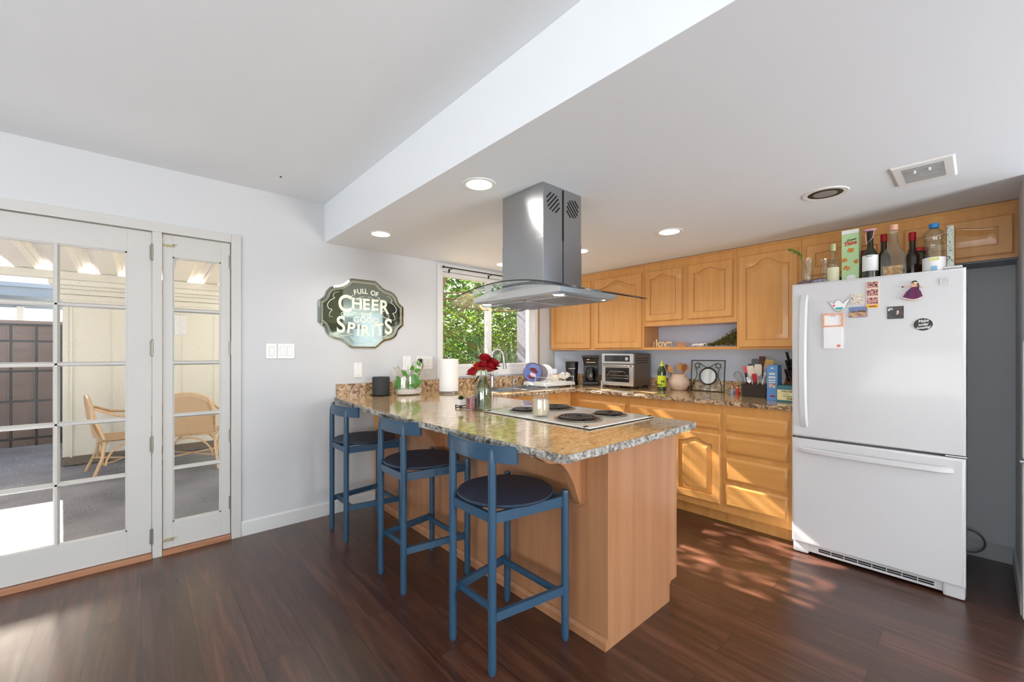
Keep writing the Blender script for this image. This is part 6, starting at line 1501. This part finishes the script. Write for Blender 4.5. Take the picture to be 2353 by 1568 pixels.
# knife block
t = thing('knife_block', 'brown wooden knife block full of black handled knives by the fridge', 'knife block', (3.72, .93, Z))
mb = MB(); mb.prism([(3.64, Z), (3.80, Z), (3.83, Z+.20), (3.74, Z+.235), (3.64, Z+.12)], 'y', .868, .988, bev=.002); part('block', mb, mat('brown_block', (110, 66, 38), .5), t)
k_ = 0
for (x, y, l) in ((3.66, .965, .09), (3.66, .935, .08), (3.66, .905, .09), (3.69, .96, .13), (3.69, .925, .14), (3.69, .89, .12), (3.715, .955, .17), (3.715, .91, .18)):
    z = Z+.125+(x-3.64)*1.05; d = Vector((-.42, .1, .9)).normalized()
    kt = thing('kitchen_knife', ['knife in the low front row of the block, nearest the blue carton', 'knife in the middle of the low front row of the block', 'knife in the low front row of the block, nearest the fridge', 'knife in the middle row of the block, nearest the blue carton', 'knife in the centre of the middle row of the block', 'knife in the middle row of the block, nearest the fridge', 'tall knife in the back row of the block, nearest the carton', 'tallest knife in the back row of the block, by the fridge'][k_], 'knife', (x, y, z), 'knives in the block')
    mb = MB(); P0 = Vector((x, y, z)); mb.tube([P0-d*.005, P0+d*l*.5, P0+d*l], [.008, .009, .010], seg=8, flat=1.3); part('handle', mb, M['black'], kt)
    mb = MB()
    for q in (.3, .62, .9): mb.sphere(P0+d*l*q+Vector((-.0095, -.003, 0)), .0036, seg=8)
    part('rivets', mb, M['chrome'], kt); k_ += 1
# shelf things
SZ = 1.3325
mb = MB(); x = 3.76
for (u, s_) in ((2.125, 1), (2.100, -1)):
    mb.tube([(x, u, SZ+.004), (x, u+.004*s_, SZ+.02), (x, u-.003*s_, SZ+.035), (x, u+.008*s_, SZ+.05)], [.008, .006, .005, .006], seg=7)
solo('wooden_figure', mb, mat('bone_wood', (222, 190, 140), .6), 'small carved pale figure at the left end of the open shelf', 'figurine')
o = thing('wooden_word_sign', 'low carved pale wooden word ornament on the open shelf', 'ornament', (3.76, 2.02, SZ))
mb = MB(); mb.box(3.75, 3.766, 1.955, 2.085, SZ, SZ+.008); part('base', mb, mat('bone_wood_base', (216, 180, 130), .6), o)
mb = text_mb('love', .10, F_mx(3.756, 2.02, SZ+.036), .005, bold=.003); part('carved_letters', mb, mat('bone_wood_letters', (226, 196, 148), .6), o, smooth=0)
mb = MB()
for k in range(9): a = k*.7; mb.tube([(3.78, 1.86+.006*k-.03, SZ+.003), (3.775, 1.86+.010*k-.04, SZ+.03), (3.77, 1.86+.013*k-.05+.01*math.sin(a), SZ+.048+.006*math.cos(a))], [.006, .005, .003], seg=6)
mb.box(3.76, 3.80, 1.80, 1.91, SZ, SZ+.008, bev=.002); solo('coral_ornament', mb, mat('coral_pink_wood', (206, 150, 112), .6), 'pinkish coral shaped ornament right of the word ornament', 'ornament')
mb = MB(); mb.tube([(3.78, 1.75, SZ+.012), (3.775, 1.72, SZ+.022), (3.78, 1.68, SZ+.014), (3.775, 1.64, SZ+.024), (3.78, 1.61, SZ+.012)], .011, seg=8, flat=.9); mb.tube([(3.80, 1.75, SZ+.010), (3.80, 1.68, SZ+.026), (3.80, 1.61, SZ+.010)], .009, seg=8)
solo('folded_cloth', mb, M['paper'], 'white twisted cloth on the open shelf beside the wreath', 'cloth')
mb = MB(); rw = random.Random(5)
def ws(r_):
    while True:
        u = r_.uniform(0, 1); v = r_.uniform(0, 1)
        if v < .12+u*.88: return Vector((3.80+r_.uniform(-.05, .05), 1.64-.27*u, SZ+.012+v*.155*u**.75))
for _ in range(1500):
    p = ws(rw); d = Vector((rw.uniform(-1, .3), rw.uniform(-1, 1), rw.uniform(-.3, 1))); leaf(mb, p, d, rw.uniform(.014, .026), .6)
solo('dried_wreath', mb, patchy('dried_leaves', [(84, 88, 36), (130, 130, 64), (176, 156, 92)], 60), 'dried olive green wreath leaning in the right corner of the open shelf', 'wreath', smooth=0)
